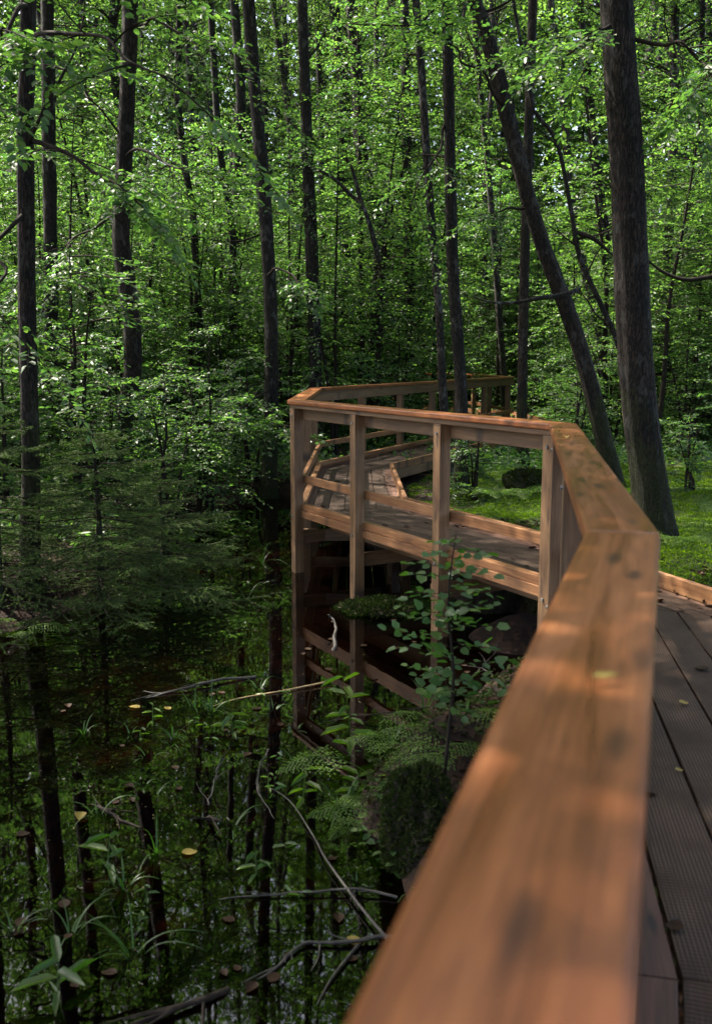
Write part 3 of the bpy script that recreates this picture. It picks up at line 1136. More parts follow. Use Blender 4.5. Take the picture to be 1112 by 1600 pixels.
TRUNKS = []
for s in range(5):
    g = np.random.default_rng(500 + s)
    mb = MB()
    hh = np.linspace(-.3, 17, 12)
    wob = np.cumsum(g.normal(size=(12, 2)) * .13, 0) + np.outer(hh, g.normal(size=2) * .03)
    wob -= wob[0]
    tube(mb, np.column_stack([wob, hh]), np.linspace(.13, .05, 12) * (1 + .4 * np.exp(-np.maximum(hh, 0) / .3)), 9, 50, .05, s)
    TRUNKS.append((mb.mesh('trunk', M['bark_far']), wob[5]))
spots = []
gg = np.random.default_rng(21)
tries = 0
while len(spots) < 82 and tries < 6000:
    tries += 1
    y = 19 + 31 * gg.random() ** .8
    x = gg.uniform(-.50, .50) * y + gg.uniform(-2, 2)
    if corridor(x, y) < 1.6 or any((x - a) ** 2 + (y - b) ** 2 < 1.7 ** 2 for a, b in spots):
        continue
    spots.append((x, y))
for k, (x, y) in enumerate(spots):
    o = thing('alder_tree', 'slender trunk among many alike deep in the green wood', 'tree', (x, y, gz(x, y)), gg.uniform(0, 6.28), 'slender trunks deep in the wood')
    me, wb = TRUNKS[k % 5]
    s = gg.uniform(.7, 1.35)
    t = place('trunk', me, o, False)
    t.scale = (s, s, 1)
    cr, li = CROWNS[k % 6]
    zc = gg.uniform(3.5, 8.5)
    cs = gg.uniform(.45, .85)
    ch = 1.05
    if -.20 < x / y < .03 and y < 34:          # a gap in the canopy ahead lets the sky show in the water
        cs = .42
    for nm, m_ in (('crown', cr), ('limbs', li)):
        c = place(nm, m_, o, False)
        c.location = (wb[0], wb[1], zc)
        c.scale = (cs, cs, ch)
# trees added beside the walk, mostly out of view, for shade and reflections
for k, (x, y) in enumerate([(-4.3, 4.7), (-3.3, 2.6), (-2.5, 3.9), (-5.2, 6.0), (-5.6, 7.6), (-7.5, 8.5), (-4.9, 10.6), (-7.6, 17.5), (-4.4, 19), (-9.5, 2.0), (-6.5, -1.5), (-8.5, 13), (5.8, 6.5), (6.5, 11), (4.6, 1.5), (7.5, 3), (-2.5, -4), (2.5, -5.0)]):
    o = thing('alder_tree', 'slender alder added in or beside the water to shade the boardwalk and fill reflections', 'tree', (x, y, gz(x, y)), k * 1.3, 'alders added beside the water for shade')
    me, wb = TRUNKS[k % 5]
    place('trunk', me, o, False)
    cr, li = CROWNS[(k + 3) % 6]
    for nm, m_ in (('crown', cr), ('limbs', li)):
        c = place(nm, m_, o, False)
        c.location = (wb[0], wb[1], 5.5)
        c.scale = (1.45, 1.45, 1) if k < 4 else (1, 1, 1)  # first crowns widened to keep sun off the near handrail

# ------------------------------------------------------------------ undergrowth
SAP = [sapling_meshes(300 + s, H, nb, .078, rad, ns, mat=('leaf', 'leaf', 'leaf_high', 'leaf_high')[s]) for s, (H, nb, rad, ns) in enumerate([(6.5, 100, 1.6, 2), (8.0, 120, 1.8, 2), (5.0, 90, 1.4, 3), (7.2, 110, 1.5, 1)])]
BUSH = [sapling_meshes(340 + s, H, nb, .065, rad, ns, low=.03) for s, (H, nb, rad, ns) in enumerate([(2.6, 64, 1.1, 3), (3.4, 78, 1.2, 4), (1.7, 50, .9, 4)])]


def shrub(name, label, cat, meshes, loc, rz, s, group):
    o = thing(name, label, cat, loc, rz, group)
    o.scale = (s, s, s)
    place('stems', meshes[1], o, False)
    place('foliage', meshes[0], o, False)
    return o


n = 0
pl = []
tries = 0
while n < 235 and tries < 9000:
    tries += 1
    y = 13.5 + 29 * gg.random() ** .75
    x = gg.uniform(-.46, .46) * y + gg.uniform(-1.5, 1.5)
    if x > -2.2 and y < 16.5 or y < 17.5 and x > 0 and x < 5:
        continue
    if corridor(x, y) < 2.0 or any((x - a) ** 2 + (y - b) ** 2 < .9 ** 2 for a, b in pl):
        continue
    pl.append((x, y))
    shrub('sapling', 'leafy sapling among the dense undergrowth between the trunks', 'sapling', SAP[n % 4], (x, y, gz(x, y)), gg.uniform(0, 6.28), gg.uniform(.75, 1.15), 'saplings between the trunks')
    n += 1
n = 0
pl = []
tries = 0
while n < 190 and tries < 9000:
    tries += 1
    y = 10 + 24 * gg.random() ** .85
    x = gg.uniform(-.45, .45) * y + gg.uniform(-1.5, 1.5)
    if y < 14.9 and x > -2.6 or (x > -1.2 and y < 17) or (x > .6 and y < 18.5 and not (x > 3.6 and y > 14.2)) or y < 11 and x > -3.0:
        continue
    if corridor(x, y) < 1.9 or any((x - a) ** 2 + (y - b) ** 2 < .75 ** 2 for a, b in pl):
        continue
    pl.append((x, y))
    shrub('shrub', 'bushy green shrub on the shaded forest floor', 'shrub', BUSH[n % 3], (x, y, gz(x, y)), gg.uniform(0, 6.28), gg.uniform(.7, 1.2), 'shrubs on the forest floor')
    n += 1
# shrubs with a place of their own
for px, Y, mi, s, lab in [(745, 12.2, 2, .62, 'low bright green shrub at the foot of the two stems before the far handrail'),
                          (330, 13.0, 1, .75, 'hazel shrub reaching flat leafy sprays over the water left of the boardwalk corner'),
                          (255, 11.5, 0, .8, 'leafy shrub directly behind the young spruce'),
                          (385, 14.9, 0, .8, 'shrub at the foot of the speckled trunk by the water'),
                          (1075, 11.5, 2, .6, 'thin sparse shrub on the moss right of the thickest trunk'),
                          (900, 15.5, 0, .8, 'light green shrub beneath the leaning trunk')]:
    p = at(px, 700, Y)
    o = shrub('shrub', lab, 'shrub', BUSH[mi], (p[0], Y, gz(p[0], Y) - .02), Y * 1.7, s, None)
# far wood behind everything, one mass of leaves
g = np.random.default_rng(77)
mb = MB()
nL = 520000
y = g.uniform(40, 66, nL)
x = g.uniform(-.75, .75, nL) * y
z = np.where(g.random(nL) < .38, 8 * g.random(nL), 7 + 24 * g.random(nL))
keep = (vnoise(x * .25, z * .3 + y * .12, 8, 3) > -.36) & ((y > 46) | (z > 1))
x, y, z = x[keep], y[keep], z[keep] - .3
D = g.normal(size=(len(x), 3)) * np.array([1, 1, .5])
Nn = UP[None] + g.normal(size=(len(x), 3)) * .6
leaves(mb, np.stack([x, y, z], -1), D, Nn, g.uniform(.2, .42, len(x)), .7)
tag(mb.build('distant_wood', M['leaf_high']), 'mass of sunlit foliage closing the view far behind the trunks', 'woodland', kind='stuff')

# herbs and grass on the forest floor
mb = MB()
nL = 60000
y = 9 + 22 * g.random(nL) ** 1.2
x = g.uniform(-.48, .48, nL) * y
m_ = poly_sd(x, y, SHORE) > .12
keep = m_ & ((x < -1.8) | (y > 14.2)) & (vnoise(x * .8, y * .8, 5, 2) > -.2)
x, y = x[keep], y[keep]
z = ground_z(x, y)
D = g.normal(size=(len(x), 3))
D[:, 2] = abs(D[:, 2]) * .6 + .15
leaves(mb, np.stack([x, y, z + g.uniform(0, .35, len(x)) ** 1.3], -1), D, UP[None] + g.normal(size=(len(x), 3)) * .5, g.uniform(.05, .13, len(x)), .5)
tag(mb.build('ground_cover', M['leaf']), 'low herbs covering the shaded forest floor', 'ground cover', kind='stuff')

# small leaves and moss over the near bank under the rail
mb = MB()
nL = 16000
x, y = g.uniform(-.2, 2.0, nL), g.uniform(1.5, 8.2, nL)
sd = poly_sd(x, y, SHORE)
keep = (sd > .04) & (vnoise(x * 2.5, y * 2.5, 31, 2) > -.12)
x, y = x[keep], y[keep]
z = ground_z(x, y)
D = g.normal(size=(len(x), 3))
D[:, 2] = abs(D[:, 2]) * .5 + .1
leaves(mb, np.stack([x, y, z + g.uniform(-.01, .06, len(x))], -1), D, UP[None] + g.normal(size=(len(x), 3)) * .5, g.uniform(.015, .05, len(x)), .6)
tag(mb.build('bank_plants', M['moss_dark']), 'dark moss and tiny leaves covering the near bank beneath the rail', 'ground cover', kind='stuff')

# dead leaves lying over the earth of both banks
mb = MB()
nL = 26000
x = np.concatenate([g.uniform(-.3, 3.0, nL // 2), g.uniform(-6, -1.2, nL // 2)])
y = np.concatenate([g.uniform(1.2, 10, nL // 2), g.uniform(6.5, 16, nL // 2)])
sd = poly_sd(x, y, SHORE)
keep = (sd > .06) & (vnoise(x * 1.6, y * 1.6, 51, 2) > -.22)
x, y = x[keep], y[keep]
D = g.normal(size=(len(x), 3)) * np.array([1, 1, .25])
leaves(mb, np.stack([x, y, ground_z(x, y) + g.uniform(.002, .02, len(x))], -1), D, UP[None] + g.normal(size=(len(x), 3)) * .35, g.uniform(.03, .065, len(x)), .6, .2, .2)
tag(mb.build('leaf_litter', M['brown_leaf']), 'dead brown leaves covering the earth of the banks', 'leaf litter', kind='stuff')

# moss carpet right of the walk
mb = MB()
nL = 170000
y = 6.3 + 11 * g.random(nL) ** 1.15
x = g.uniform(.7, 6.5, nL)
z = ground_z(x, y)
inner = np.array([(2.42, 5.35), (2.1, 6.4), (1.65, 7.76), (.6, 9.79), (.58, 13.07), (2.32, 16.6)])
inx = np.interp(y, inner[:, 1], inner[:, 0])
keep = (x > inx - .05) & (poly_sd(x, y, SHORE) > .1) & (vnoise(x * 1.1, y * 1.1, 12, 3) > -.28)
x, y, z = x[keep], y[keep], z[keep]
z = z + np.clip(vnoise(x * 3, y * 3, 15, 2) * .12 + .03, 0, .12)
D = g.normal(size=(len(x), 3)) * np.array([.8, .8, .3])
D[:, 2] = abs(D[:, 2]) + .35
leaves(mb, np.stack([x, y, z - .015], -1), D, g.normal(size=(len(x), 3)) + UP, g.uniform(.016, .040, len(x)), .42)
tag(mb.build('moss_carpet', M['moss']), 'bright green moss carpet beside the boardwalk', 'moss', kind='stuff')

# ------------------------------------------------------------------ young spruces at the left
def spruce(label, loc, H, seed, rad=1.0, nbr=46, low=.02):
    g = np.random.default_rng(seed)
    o = thing('spruce_tree', label, 'spruce', loc)
    st, nd, tw = MB(), MB(), MB()
    L0 = np.array(loc)
    tube(st, np.array([L0 + (0, 0, -.2), L0 + (.02, .01, H * .5), L0 + (.0, 0, H)]), [.035, .024, .005], 7, 20)
    for b in range(nbr):
        t = low + (1 - low) * (b + g.random()) / nbr
        a = b * 2.4 + g.normal() * .3
        ln = rad * (1.08 - t) ** .75 * g.uniform(.65, 1.1)
        d = np.array([math.cos(a), math.sin(a), .02 + .22 * t])
        side = norm(np.cross(d, UP))
        nseg = 12
        u = np.linspace(0, 1, nseg)
        pts = L0 + np.array([0, 0, H * t]) + d * (ln * u)[:, None] + UP * (ln * (-.32 * u ** 1.3 + .22 * u ** 3))[:, None] + g.normal(size=3) * .02
        sticks(tw, pts[:-1], pts[1:], .007 * (1 - u[:-1] * .7), .007 * (1 - u[1:] * .7))
        # side twigs
        idx = np.arange(2, nseg)
        P0, P1 = [pts[4:-1]], [pts[5:]]
        for sg in (-1, 1):
            q = pts[idx] + g.normal(size=(len(idx), 3)) * .004
            tl = ln * .46 * (1.05 - u[idx]) ** .7 * g.uniform(.55, 1.1, len(idx)) + .04
            td = norm(d * .75 + side * sg * .8 - UP * .12 + g.normal(size=(len(idx), 3)) * .12)
            e = q + td * tl[:, None] - UP * (tl * .12)[:, None]
            sticks(tw, q, e, .003, .0015)
            P0.append(q)
            P1.append(e)
            # a fork on each side twig
            f0 = q * .5 + e * .5
            for s2 in ((-1, 1) if g.random() < .75 else ()):
                fd = norm(td + np.cross(td, UP[None]) * s2 * .75 + g.normal(size=td.shape) * .1)
                fe = f0 + fd * (tl * .38)[:, None]
                P0.append(f0)
                P1.append(fe)
        P0, P1 = np.concatenate(P0), np.concatenate(P1)
        ln2 = np.linalg.norm(P1 - P0, axis=1)
        rep = np.maximum((ln2 / .0024).astype(int), 2)
        ii = np.repeat(np.arange(len(P0)), rep)
        tt = g.random(len(ii))
        pos = P0[ii] * (1 - tt)[:, None] + P1[ii] * tt[:, None]
        ax = norm(P1 - P0)[ii]
        ra = g.normal(size=ax.shape)
        ra = norm(ra - (ra * ax).sum(1, keepdims=True) * ax)
        nd_d = norm(ax * .75 + ra * .75 + UP * .12)
        w_ = norm(np.cross(nd_d, g.normal(size=ax.shape)))
        nl = g.uniform(.013, .022, len(ii))[:, None]
        V = np.stack([pos - w_ * .0019, pos + w_ * .0019, pos + nd_d * nl], 1)
        nd.add(V.reshape(-1, 3), np.arange(len(ii) * 3).reshape(-1, 3))
    st.build('trunk', M['bark'], o)
    tw.build('branches', M['twig'], o)
    nd.build('needles', M['needle'], o)
    return o


def ground_at(px, Y):
    x = at(px, 800, Y)[0]
    return (x, Y, gz(x, Y))


spruce('largest young spruce, spreading dark boughs over the water at the left', ground_at(150, 8.0), 1.55, 11, 1.45, 74)
spruce('young spruce at the far left partly screening the sunlit trunk', ground_at(-10, 7.6), 1.6, 12, 1.15, 44)
spruce('small spruce whose tip reaches out over the water right of the larger one', ground_at(250, 8.7), 1.1, 13, 1.2, 40)

# ------------------------------------------------------------------ ferns, herbs, sapling on the near bank
def fern(label, loc, n, ln, seed, group=None, arc=(0, 6.28)):
    g = np.random.default_rng(seed)
    o = thing('fern', label, 'fern', loc, 0, group)
    L0 = np.array(loc)
    for f in range(n):
        lf, tw = MB(), MB()
        a = arc[0] + (arc[1] - arc[0]) * (f + g.uniform(-.3, .3)) / n
        d = np.array([math.cos(a), math.sin(a), 0])
        l = ln * g.uniform(.75, 1.15)
        u = np.linspace(0, 1, 20)
        lift = g.uniform(.62, .95)
        pts = L0 + d * (l * u * (1 - .12 * u))[:, None] + UP * (l * (lift * u - (lift - .12) * u ** 1.9))[:, None] - UP * .02
        sticks(tw, pts[:-1], pts[1:], .003, .002)
        T_ = norm(np.gradient(pts, axis=0))
        side = norm(np.cross(d, UP))
        idx = np.arange(6, 20)
        prof = np.clip((1.04 - u[idx]) / .72, .05, 1) ** .85
        for sg in (-1, 1):
            dd = T_[idx] * .45 + side * sg * .9 - UP * .12
            spray(lf, None, pts[idx], dd, l * .33 * prof, 13, l * .046 * (.35 + .65 * prof), g, tilt=.08, droop=.06, w=.42, ang=66)
        st = tw.build('frond', M['fern'], o)
        lf.build('leaflets', M['fern'], st, world=False)
    return o


def bank(px, py, dz=0.0):
    """ground point seen at a pixel"""
    z = -.45
    for _ in range(12):
        p = at_z(px, py, z)
        z = .5 * z + .5 * (gz(p[0], p[1]) + dz)
    p = at_z(px, py, z)
    return (p[0], p[1], gz(p[0], p[1]))


fern('broad fern on the near bank between the sapling stem and the rail', bank(748, 1185), 5, .5, 1)
fern('bright feathery fern at the water edge left of the mossy stump', bank(592, 1215), 4, .48, 2)
fern('fern arching over the water directly behind the mossy stump', bank(660, 1175), 4, .44, 3)
fern('small fern low on the bank just above the dark water', bank(582, 1285), 5, .34, 4)
fern('light green fern pressed against the left side of the mossy stump', bank(615, 1272), 4, .38, 14)
fern('fern on the moss beneath the far handrail', ground_at(790, 12.0), 9, .75, 5)
fern('fern at the mossy foot of the straight dark stem', ground_at(835, 13.2), 8, .8, 6)
fern('small dark fern at the far left under the spruce', bank(60, 1035), 6, .4, 7)
fern('fern at the left edge below the spruce boughs', bank(20, 990), 6, .45, 8)
fern('fern beside the foot of the thickest trunk', ground_at(1060, 8.4), 7, .5, 9)

# mossy stump on the near bank
def lump(name, label, cat, c, rx, ry, rz, seed, mat, fur=None, nfur=9000, furlen=.03):
    g = np.random.default_rng(seed)
    o = thing(name, label, cat, tuple(c))
    mb = MB()
    nu, nv = 36, 20
    U, Vv = np.meshgrid(np.linspace(0, 2 * np.pi, nu, endpoint=False), np.linspace(0.02, np.pi * .62, nv))
    k = 1 + .55 * vnoise(np.cos(U) * 1.6 + seed, np.sin(U) * 1.6 + Vv * 1.8, seed, 3)
    X = np.stack([np.sin(Vv) ** .7 * np.cos(U) * rx * k, np.sin(Vv) ** .7 * np.sin(U) * ry * k, (np.cos(Vv) + .12) * rz * k], -1) + np.array(c)
    i = (np.arange(nv - 1)[:, None] * nu + np.arange(nu)[None])
    j = (np.arange(nv - 1)[:, None] * nu + (np.arange(nu)[None] + 1) % nu)
    mb.add(X.reshape(-1, 3), np.stack([i, i + nu, j + nu, j], -1).reshape(-1, 4))
    b = mb.build('body', M[mat], o)
    if fur:
        mf = MB()
        r = g.integers(0, nv - 1, nfur)
        q = g.integers(0, nu, nfur)
        t = g.random((nfur, 2, 1))
        p = X[r, q] * (1 - t[:, 0]) + X[r, (q + 1) % nu] * t[:, 0]
        p2 = X[r + 1, q] * (1 - t[:, 0]) + X[r + 1, (q + 1) % nu] * t[:, 0]
        p = p * (1 - t[:, 1]) + p2 * t[:, 1]
        nn = norm(p - np.array(c) + g.normal(size=p.shape) * .12)
        leaves(mf, p - nn * .004, nn + g.normal(size=nn.shape) * .5, g.normal(size=nn.shape), g.uniform(.5, 1.2, nfur) * furlen, .4)
        mf.build('moss', M[fur], o)
    return o


c = at_z(655, 1290, -.42)
lump('tree_stump', 'rounded mossy stump on the near bank beside the sapling', 'stump', (c[0], c[1], -.58), .15, .15, .34, 5, 'rootwood', 'moss_dark', 14000, .026)
c = at_z(598, 958, WATER_Z)
lump('mossy_hummock', 'low hummock with a mossy crest in the water under the deck', 'hummock', (c[0], c[1] + .1, WATER_Z - .02), .38, .26, .085, 6, 'rootwood', 'moss_dark', 6000, .04)
c = at_z(770, 950, WATER_Z)
lump('root_plate', 'dark earthy root mound beneath the deck behind the near handrail', 'root mound', (c[0], c[1] + .15, WATER_Z - .02), .42, .3, .26, 8, 'rootwood', 'moss_dark', 7000, .028)
c = ground_at(830, 12.2)
lump('tree_stump', 'dark mossy stump on the moss seen through the railing', 'stump', c, .3, .22, .15, 9, 'rootwood', 'moss_dark', 6000, .035)


def rosette(name, label, cat, base, h, n, size, w, seed, mat, lean=(0, 0), top=True, group=None, pairs=True):
    """an upright herb: stem with leaves in pairs, longest near the top"""
    g = np.random.default_rng(seed)
    o = thing(name, label, cat, tuple(base), 0, group)
    b = np.array(base, float)
    st, lf = MB(), MB()
    tip = b + np.array([lean[0], lean[1], h])
    pts = np.array([b - UP * .05, b * .6 + tip * .4 + g.normal(size=3) * .01, tip])
    tube(st, pts, [.004, .003, .0015], 5, 12)
    q = smooth_path(pts, 30)
    t = np.linspace(.3, 1, n)
    p = q[(t * 29).astype(int)]
    a = np.arange(n) * 2.4 + g.normal(size=n) * .3
    D = np.stack([np.cos(a), np.sin(a), .5 - .5 * np.ones(n) + .5 * t * g.random(n)], -1)
    leaves(lf, p, D, UP[None] + g.normal(size=(n, 3)) * .25, size * g.uniform(.7, 1.1, n), w, .12, .3)
    s_ = st.build('stem', M['twig'] if mat == 'leaf_near' else M[mat], o)
    lf.build('leaves', M[mat], o)
    return o


# tall sapling with heart-shaped leaves
def near_sapling():
    base = np.array(bank(688, 1255))
    o = thing('birch_sapling', 'waist high sapling with heart shaped leaves standing before the middle railing post', 'sapling', tuple(base))
    g = np.random.default_rng(42)
    Y = base[1]
    pts = np.array([base - UP * .05, at(702, 1130, Y), at(708, 1050, Y), at(700, 960, Y + .02), at(703, 900, Y + .03), at(712, 835, Y + .03)])
    st, lf = MB(), MB()
    tube(st, pts, [.009, .008, .0065, .005, .004, .002], 6, 40)
    q = smooth_path(pts, 100)
    nb = 42
    t = np.linspace(.36, .97, nb)
    p0 = q[(t * 99).astype(int)]
    a = np.arange(nb) * 2.4 + g.normal(size=nb) * .4
    D = np.stack([np.cos(a), np.sin(a) * .8, .25 + g.normal(size=nb) * .15], -1)
    ln = (.25 * np.sin(np.pi * np.clip(1.12 - t, 0, 1)) + .03) * g.uniform(.6, 1.15, nb)
    for b in range(nb):
        k = int(2 + ln[b] / .05)
        spray(lf, st, p0[b:b + 1], D[b:b + 1], ln[b:b + 1], k + 1, .055, g, tilt=.38, droop=.25, w=.85, r=.002, ang=50)
    st.build('stem', M['twig'], o)
    lf.build('leaves', M['leaf_near'], o)
    return o


near_sapling()
# willow-herb at the water edge with hanging lance leaves
b = bank(545, 1190)
rosette('water_herb', 'tall herb with long drooping lance leaves standing in the water', 'herb', (b[0], b[1], WATER_Z - .1), .52, 13, .16, .26, 3, 'leaf_young', (-.03, 0))
for i_, (px, py, h, n, size, mat, lab) in enumerate([
        (478, 1230, .20, 9, .12, 'leaf_young', 'pale star of lance leaves on the water left of the ferns'),
        (175, 1340, .20, 8, .13, 'grass', 'dark green herb with lance leaves in open water at the left'),
        (400, 1340, .12, 8, .11, 'grass', 'low herb with narrow leaves in the water before the fern bank'),
        (455, 1372, .04, 7, .07, 'leaf_near', 'small pale rosette floating low on the dark water'),
        (360, 1120, .14, 9, .13, 'grass', 'herb with narrow leaves behind the floating yellow leaf'),
        (95, 1530, .16, 8, .15, 'grass', 'dim broad leaved herb in the bottom left corner'),
        (240, 1110, .16, 7, .07, 'leaf_young', 'tiny bright herb left of the pale reed stalk'),
        (430, 1215, .10, 7, .07, 'leaf_near', 'small herb with rounded leaves left of the pale star herb'),
        (560, 1225, .16, 10, .13, 'leaf_young', 'yellow green herb beside the bright feathery fern')]):
    p = at_z(px, py + 25, WATER_Z)
    rosette('water_herb', lab, 'herb', (p[0], p[1], WATER_Z - .03), h, n, size, .25, 40 + i_, mat)


for k, (px, py) in enumerate([(575, 1335), (600, 1350), (615, 1375), (560, 1310), (640, 1225), (680, 1240), (590, 1245), (550, 1265)]):
    b = bank(px, py)
    rosette('bank_herb', 'small round leaved herb among the ferns on the near bank', 'herb', b, .10 + .02 * (k % 3), 9, .05, .75, 960 + k, 'leaf_near', group='round leaved herbs on the fern bank')


def grass_tuft(label, base, n, ln, seed, group=None, spread=1.0):
    g = np.random.default_rng(seed)
    o = thing('grass_tuft', label, 'grass tuft', tuple(base), 0, group)
    mb = MB()
    for k in range(n):
        a = g.uniform(0, 6.28)
        d = np.array([math.cos(a), math.sin(a), 0]) * spread
        l = ln * g.uniform(.5, 1.15)
        u = np.linspace(0, 1, 9)
        bend = g.uniform(.2, 1.0)
        up = g.uniform(.55, 1.0)
        pts = np.array(base) + d * (.03 * g.random()) + d * (l * u ** 1.4 * (.35 + .5 * bend))[:, None] + UP * (l * (up * u - bend * .75 * u ** 2.3))[:, None] - UP * .02
        sd = np.array([-math.sin(a), math.cos(a), 0])
        w = .0042 * (1 - u ** 1.6) * g.uniform(.6, 1.3) + .0004
        V = np.stack([pts - sd * w[:, None], pts + sd * w[:, None] + UP * .001], 1).reshape(-1, 3)
        i = np.arange(8)[:, None] * 2
        mb.add(V, (i + np.array([[0, 1, 3, 2]])))
    mb.build('blades', M['grass'], o)
    return o


for i_, (px, py, n, ln, lab) in enumerate([
        (210, 1490, 11, .36, 'arching grass tuft in open water above the bright sky reflection'),
        (110, 1460, 9, .30, 'grass tuft with bent blades at the lower left'),
        (20, 1455, 8, .24, 'spiky grass tuft at the left edge of the water'),
        (245, 1330, 5, .28, 'two tone grass stalks standing among orange leaves'),
        (195, 1385, 8, .22, 'trailing grass below the dark green lance leaf herb'),
        (330, 1110, 12, .26, 'fine grass around the floating yellow leaf'),
        (270, 1150, 12, .22, 'sparse fine grass on the dark water at mid left'),
        (130, 1145, 9, .22, 'short grass near the left bank below the fern'),
        (530, 1265, 14, .26, 'grass mixed with the herbs at the fern bank'),
        (640, 1390, 9, .22, 'grass leaning out over the water below the stump'),
        (410, 880, 8, .45, 'tall thin grass by the water edge right of the spruce tip'),
        (385, 935, 7, .35, 'thin grass stalks in the water below the spruce tip'),
        (340, 800, 12, .5, 'grass at the far water edge under the hazel sprays'),
        (665, 1110, 8, .34, 'curved grass blades beneath the sapling at the water edge'),
        (610, 1165, 10, .26, 'grass at the back of the fern bank')]):
    p = at_z(px, py, WATER_Z)
    grass_tuft(lab, (p[0], p[1], WATER_Z), n, ln, 200 + i_)

g = np.random.default_rng(61)
for k in range(30):
    px, py = g.uniform(20, 570), g.uniform(1075, 1500)
    if k % 3 and not (180 < px < 560 and 1080 < py < 1260):
        px, py = g.uniform(180, 560), g.uniform(1080, 1260)
    p = at_z(px, py, WATER_Z)
    if float(poly_sd(p[:1], p[1:2], SHORE)[0]) > -.1:
        continue
    o = None
    if k % 2:
        grass_tuft('wispy grass tuft scattered over the shallow dark water', (p[0], p[1], WATER_Z), int(g.integers(4, 9)), g.uniform(.10, .24), 700 + k, 'wispy grass tufts on the water')
    else:
        rosette('water_herb', 'tiny floating herb scattered over the shallow dark water', 'herb', (p[0], p[1], WATER_Z - .02), g.uniform(.02, .10), 6, g.uniform(.03, .065), .32, 800 + k, ('grass', 'leaf_young', 'leaf_near')[k % 3], group='tiny herbs on the water')

# ------------------------------------------------------------------ sticks and leaves on the water
def stick(label, pix, r, seed, mat='stick', dz=0.0, fork=None, name='fallen_branch', twigs=7):
    g = np.random.default_rng(seed)
    P = np.array([at_z(px, py, WATER_Z) + UP * (z + dz) for px, py, z in pix])
    o = thing(name, label, 'branch', tuple(P[0]))
    P = smooth_path(P, 16)
    P = P + np.cumsum(g.normal(size=P.shape), 0) * (0 if mat == 'reed' else 1) * np.array([.006, .006, .001])
    mb = MB()
    if mat != 'reed':
        for _ in range(twigs):
            k = g.integers(2, 15)
            d = norm(P[k] - P[k - 1]) + g.normal(size=3) * np.array([.9, .9, .25])
            l = g.uniform(.03, .16)
            tube(mb, np.array([P[k], P[k] + d * l * .5, P[k] + d * l + g.normal(size=3) * .015 * np.array([1, 1, .3])]), [r * .4, r * .28, r * .12], 5, 10, .1, seed)
    tube(mb, P, np.linspace(r, r * .35, len(P)), 8, 60, .16, seed)
    for f in (fork or []):
        Q = np.array([at_z(px, py, WATER_Z) + UP * (z + dz) for px, py, z in f])
        tube(mb, Q, np.linspace(r * .6, r * .2, len(Q)), 6, 24, .08, seed + 1)
    mb.build('limb', M[mat], o)
    return o


stick('pale branch lying across the water near the bottom, forking to the left', [(700, 1395, .03), (650, 1465, .02), (610, 1475, .02), (540, 1480, .01), (480, 1480, .01), (430, 1515, .0), (390, 1530, -.01)], .011, 1,
      fork=[[(605, 1475, .02), (560, 1420, .02), (510, 1350, .02), (490, 1310, .01), (455, 1260, .02), (425, 1235, .01)], [(560, 1480, .01), (520, 1530, .01), (495, 1570, .0)], [(640, 1480, .02), (600, 1540, .01), (540, 1560, -.01)]])
stick('thin twig lying on the water below the fern bank', [(620, 1405, .01), (560, 1400, .02), (480, 1402, .01), (390, 1405, 0), (330, 1412, -.01)], .006, 2)
stick('long straight pale reed stalk lying on the water before the reflections', [(520, 1068, .02), (450, 1080, .01), (370, 1092, .0), (320, 1108, .0)], .006, 3, 'reed', name='reed_stalk')
stick('grey half sunken branch left of the pale reed stalk', [(400, 1058, .0), (340, 1066, .02), (280, 1078, .015), (200, 1092, -.01)], .011, 4)
stick('bleached knobbly root standing out of the water under the deck', [(520, 1018, -.03), (526, 1002, .06), (528, 985, .10), (522, 984, .13)], .018, 5, 'stick', twigs=1)
stick('thin dark twig arching over the water in front of the ferns', [(668, 1118, .05), (620, 1128, .05), (560, 1130, .03), (500, 1135, .0)], .005, 6, 'rootwood')
stick('forked twig lying on the leaf litter under the deck', [(735, 1068, .02), (752, 1050, .03), (772, 1036, .05), (786, 1030, .08)], .005, 7, fork=[[(752, 1050, .03), (775, 1062, .02), (795, 1068, .02)]])
stick('sunken reddish branch at the left among orange leaves', [(120, 1245, -.02), (160, 1262, .0), (200, 1278, .0), (240, 1290, -.01)], .010, 8, 'rootwood')
stick('dark broken branch stub slanting out of the water', [(318, 1275, -.02), (335, 1290, .03), (350, 1298, .05)], .014, 9, 'rootwood')
stick('large dark branch lying half sunk at the bottom edge', [(360, 1545, .0), (300, 1575, .02), (250, 1590, .02), (190, 1610, .0)], .014, 10, 'rootwood')
stick('curled grey twig beside the speckled reflection', [(420, 1180, .03), (405, 1215, .02), (412, 1240, .01), (440, 1290, .0)], .004, 11)
stick('thin bare twig rising from the water at mid left', [(320, 1265, -.02), (335, 1240, .06), (348, 1225, .14)], .004, 12, 'stick')

# specks of pollen, needles and rotting leaf drifting on the water in loose rafts
g = np.random.default_rng(88)
nL = 26000
x, y = g.uniform(-4.5, 1.4, nL), g.uniform(1.8, 13, nL)
dens = vnoise(x * .9, y * .9, 71, 4) + .35 * vnoise(x * 5, y * 5, 72, 2)
keep = (poly_sd(x, y, SHORE) < -.03) & (dens > g.uniform(-.05, .55, nL))
x, y = x[keep], y[keep]
mb = MB()
D = g.normal(size=(len(x), 3)) * np.array([1, 1, 0])
leaves(mb, np.stack([x, y, np.full(len(x), WATER_Z + .002)], -1), D, UP[None] + np.zeros((len(x), 3)), g.uniform(.003, .013, len(x)), g.uniform(.3, .7), .05, 0)
tag(mb.build('floating_debris', M['debris']), 'specks of leaf and pollen drifting on the dark water', 'debris', kind='stuff')

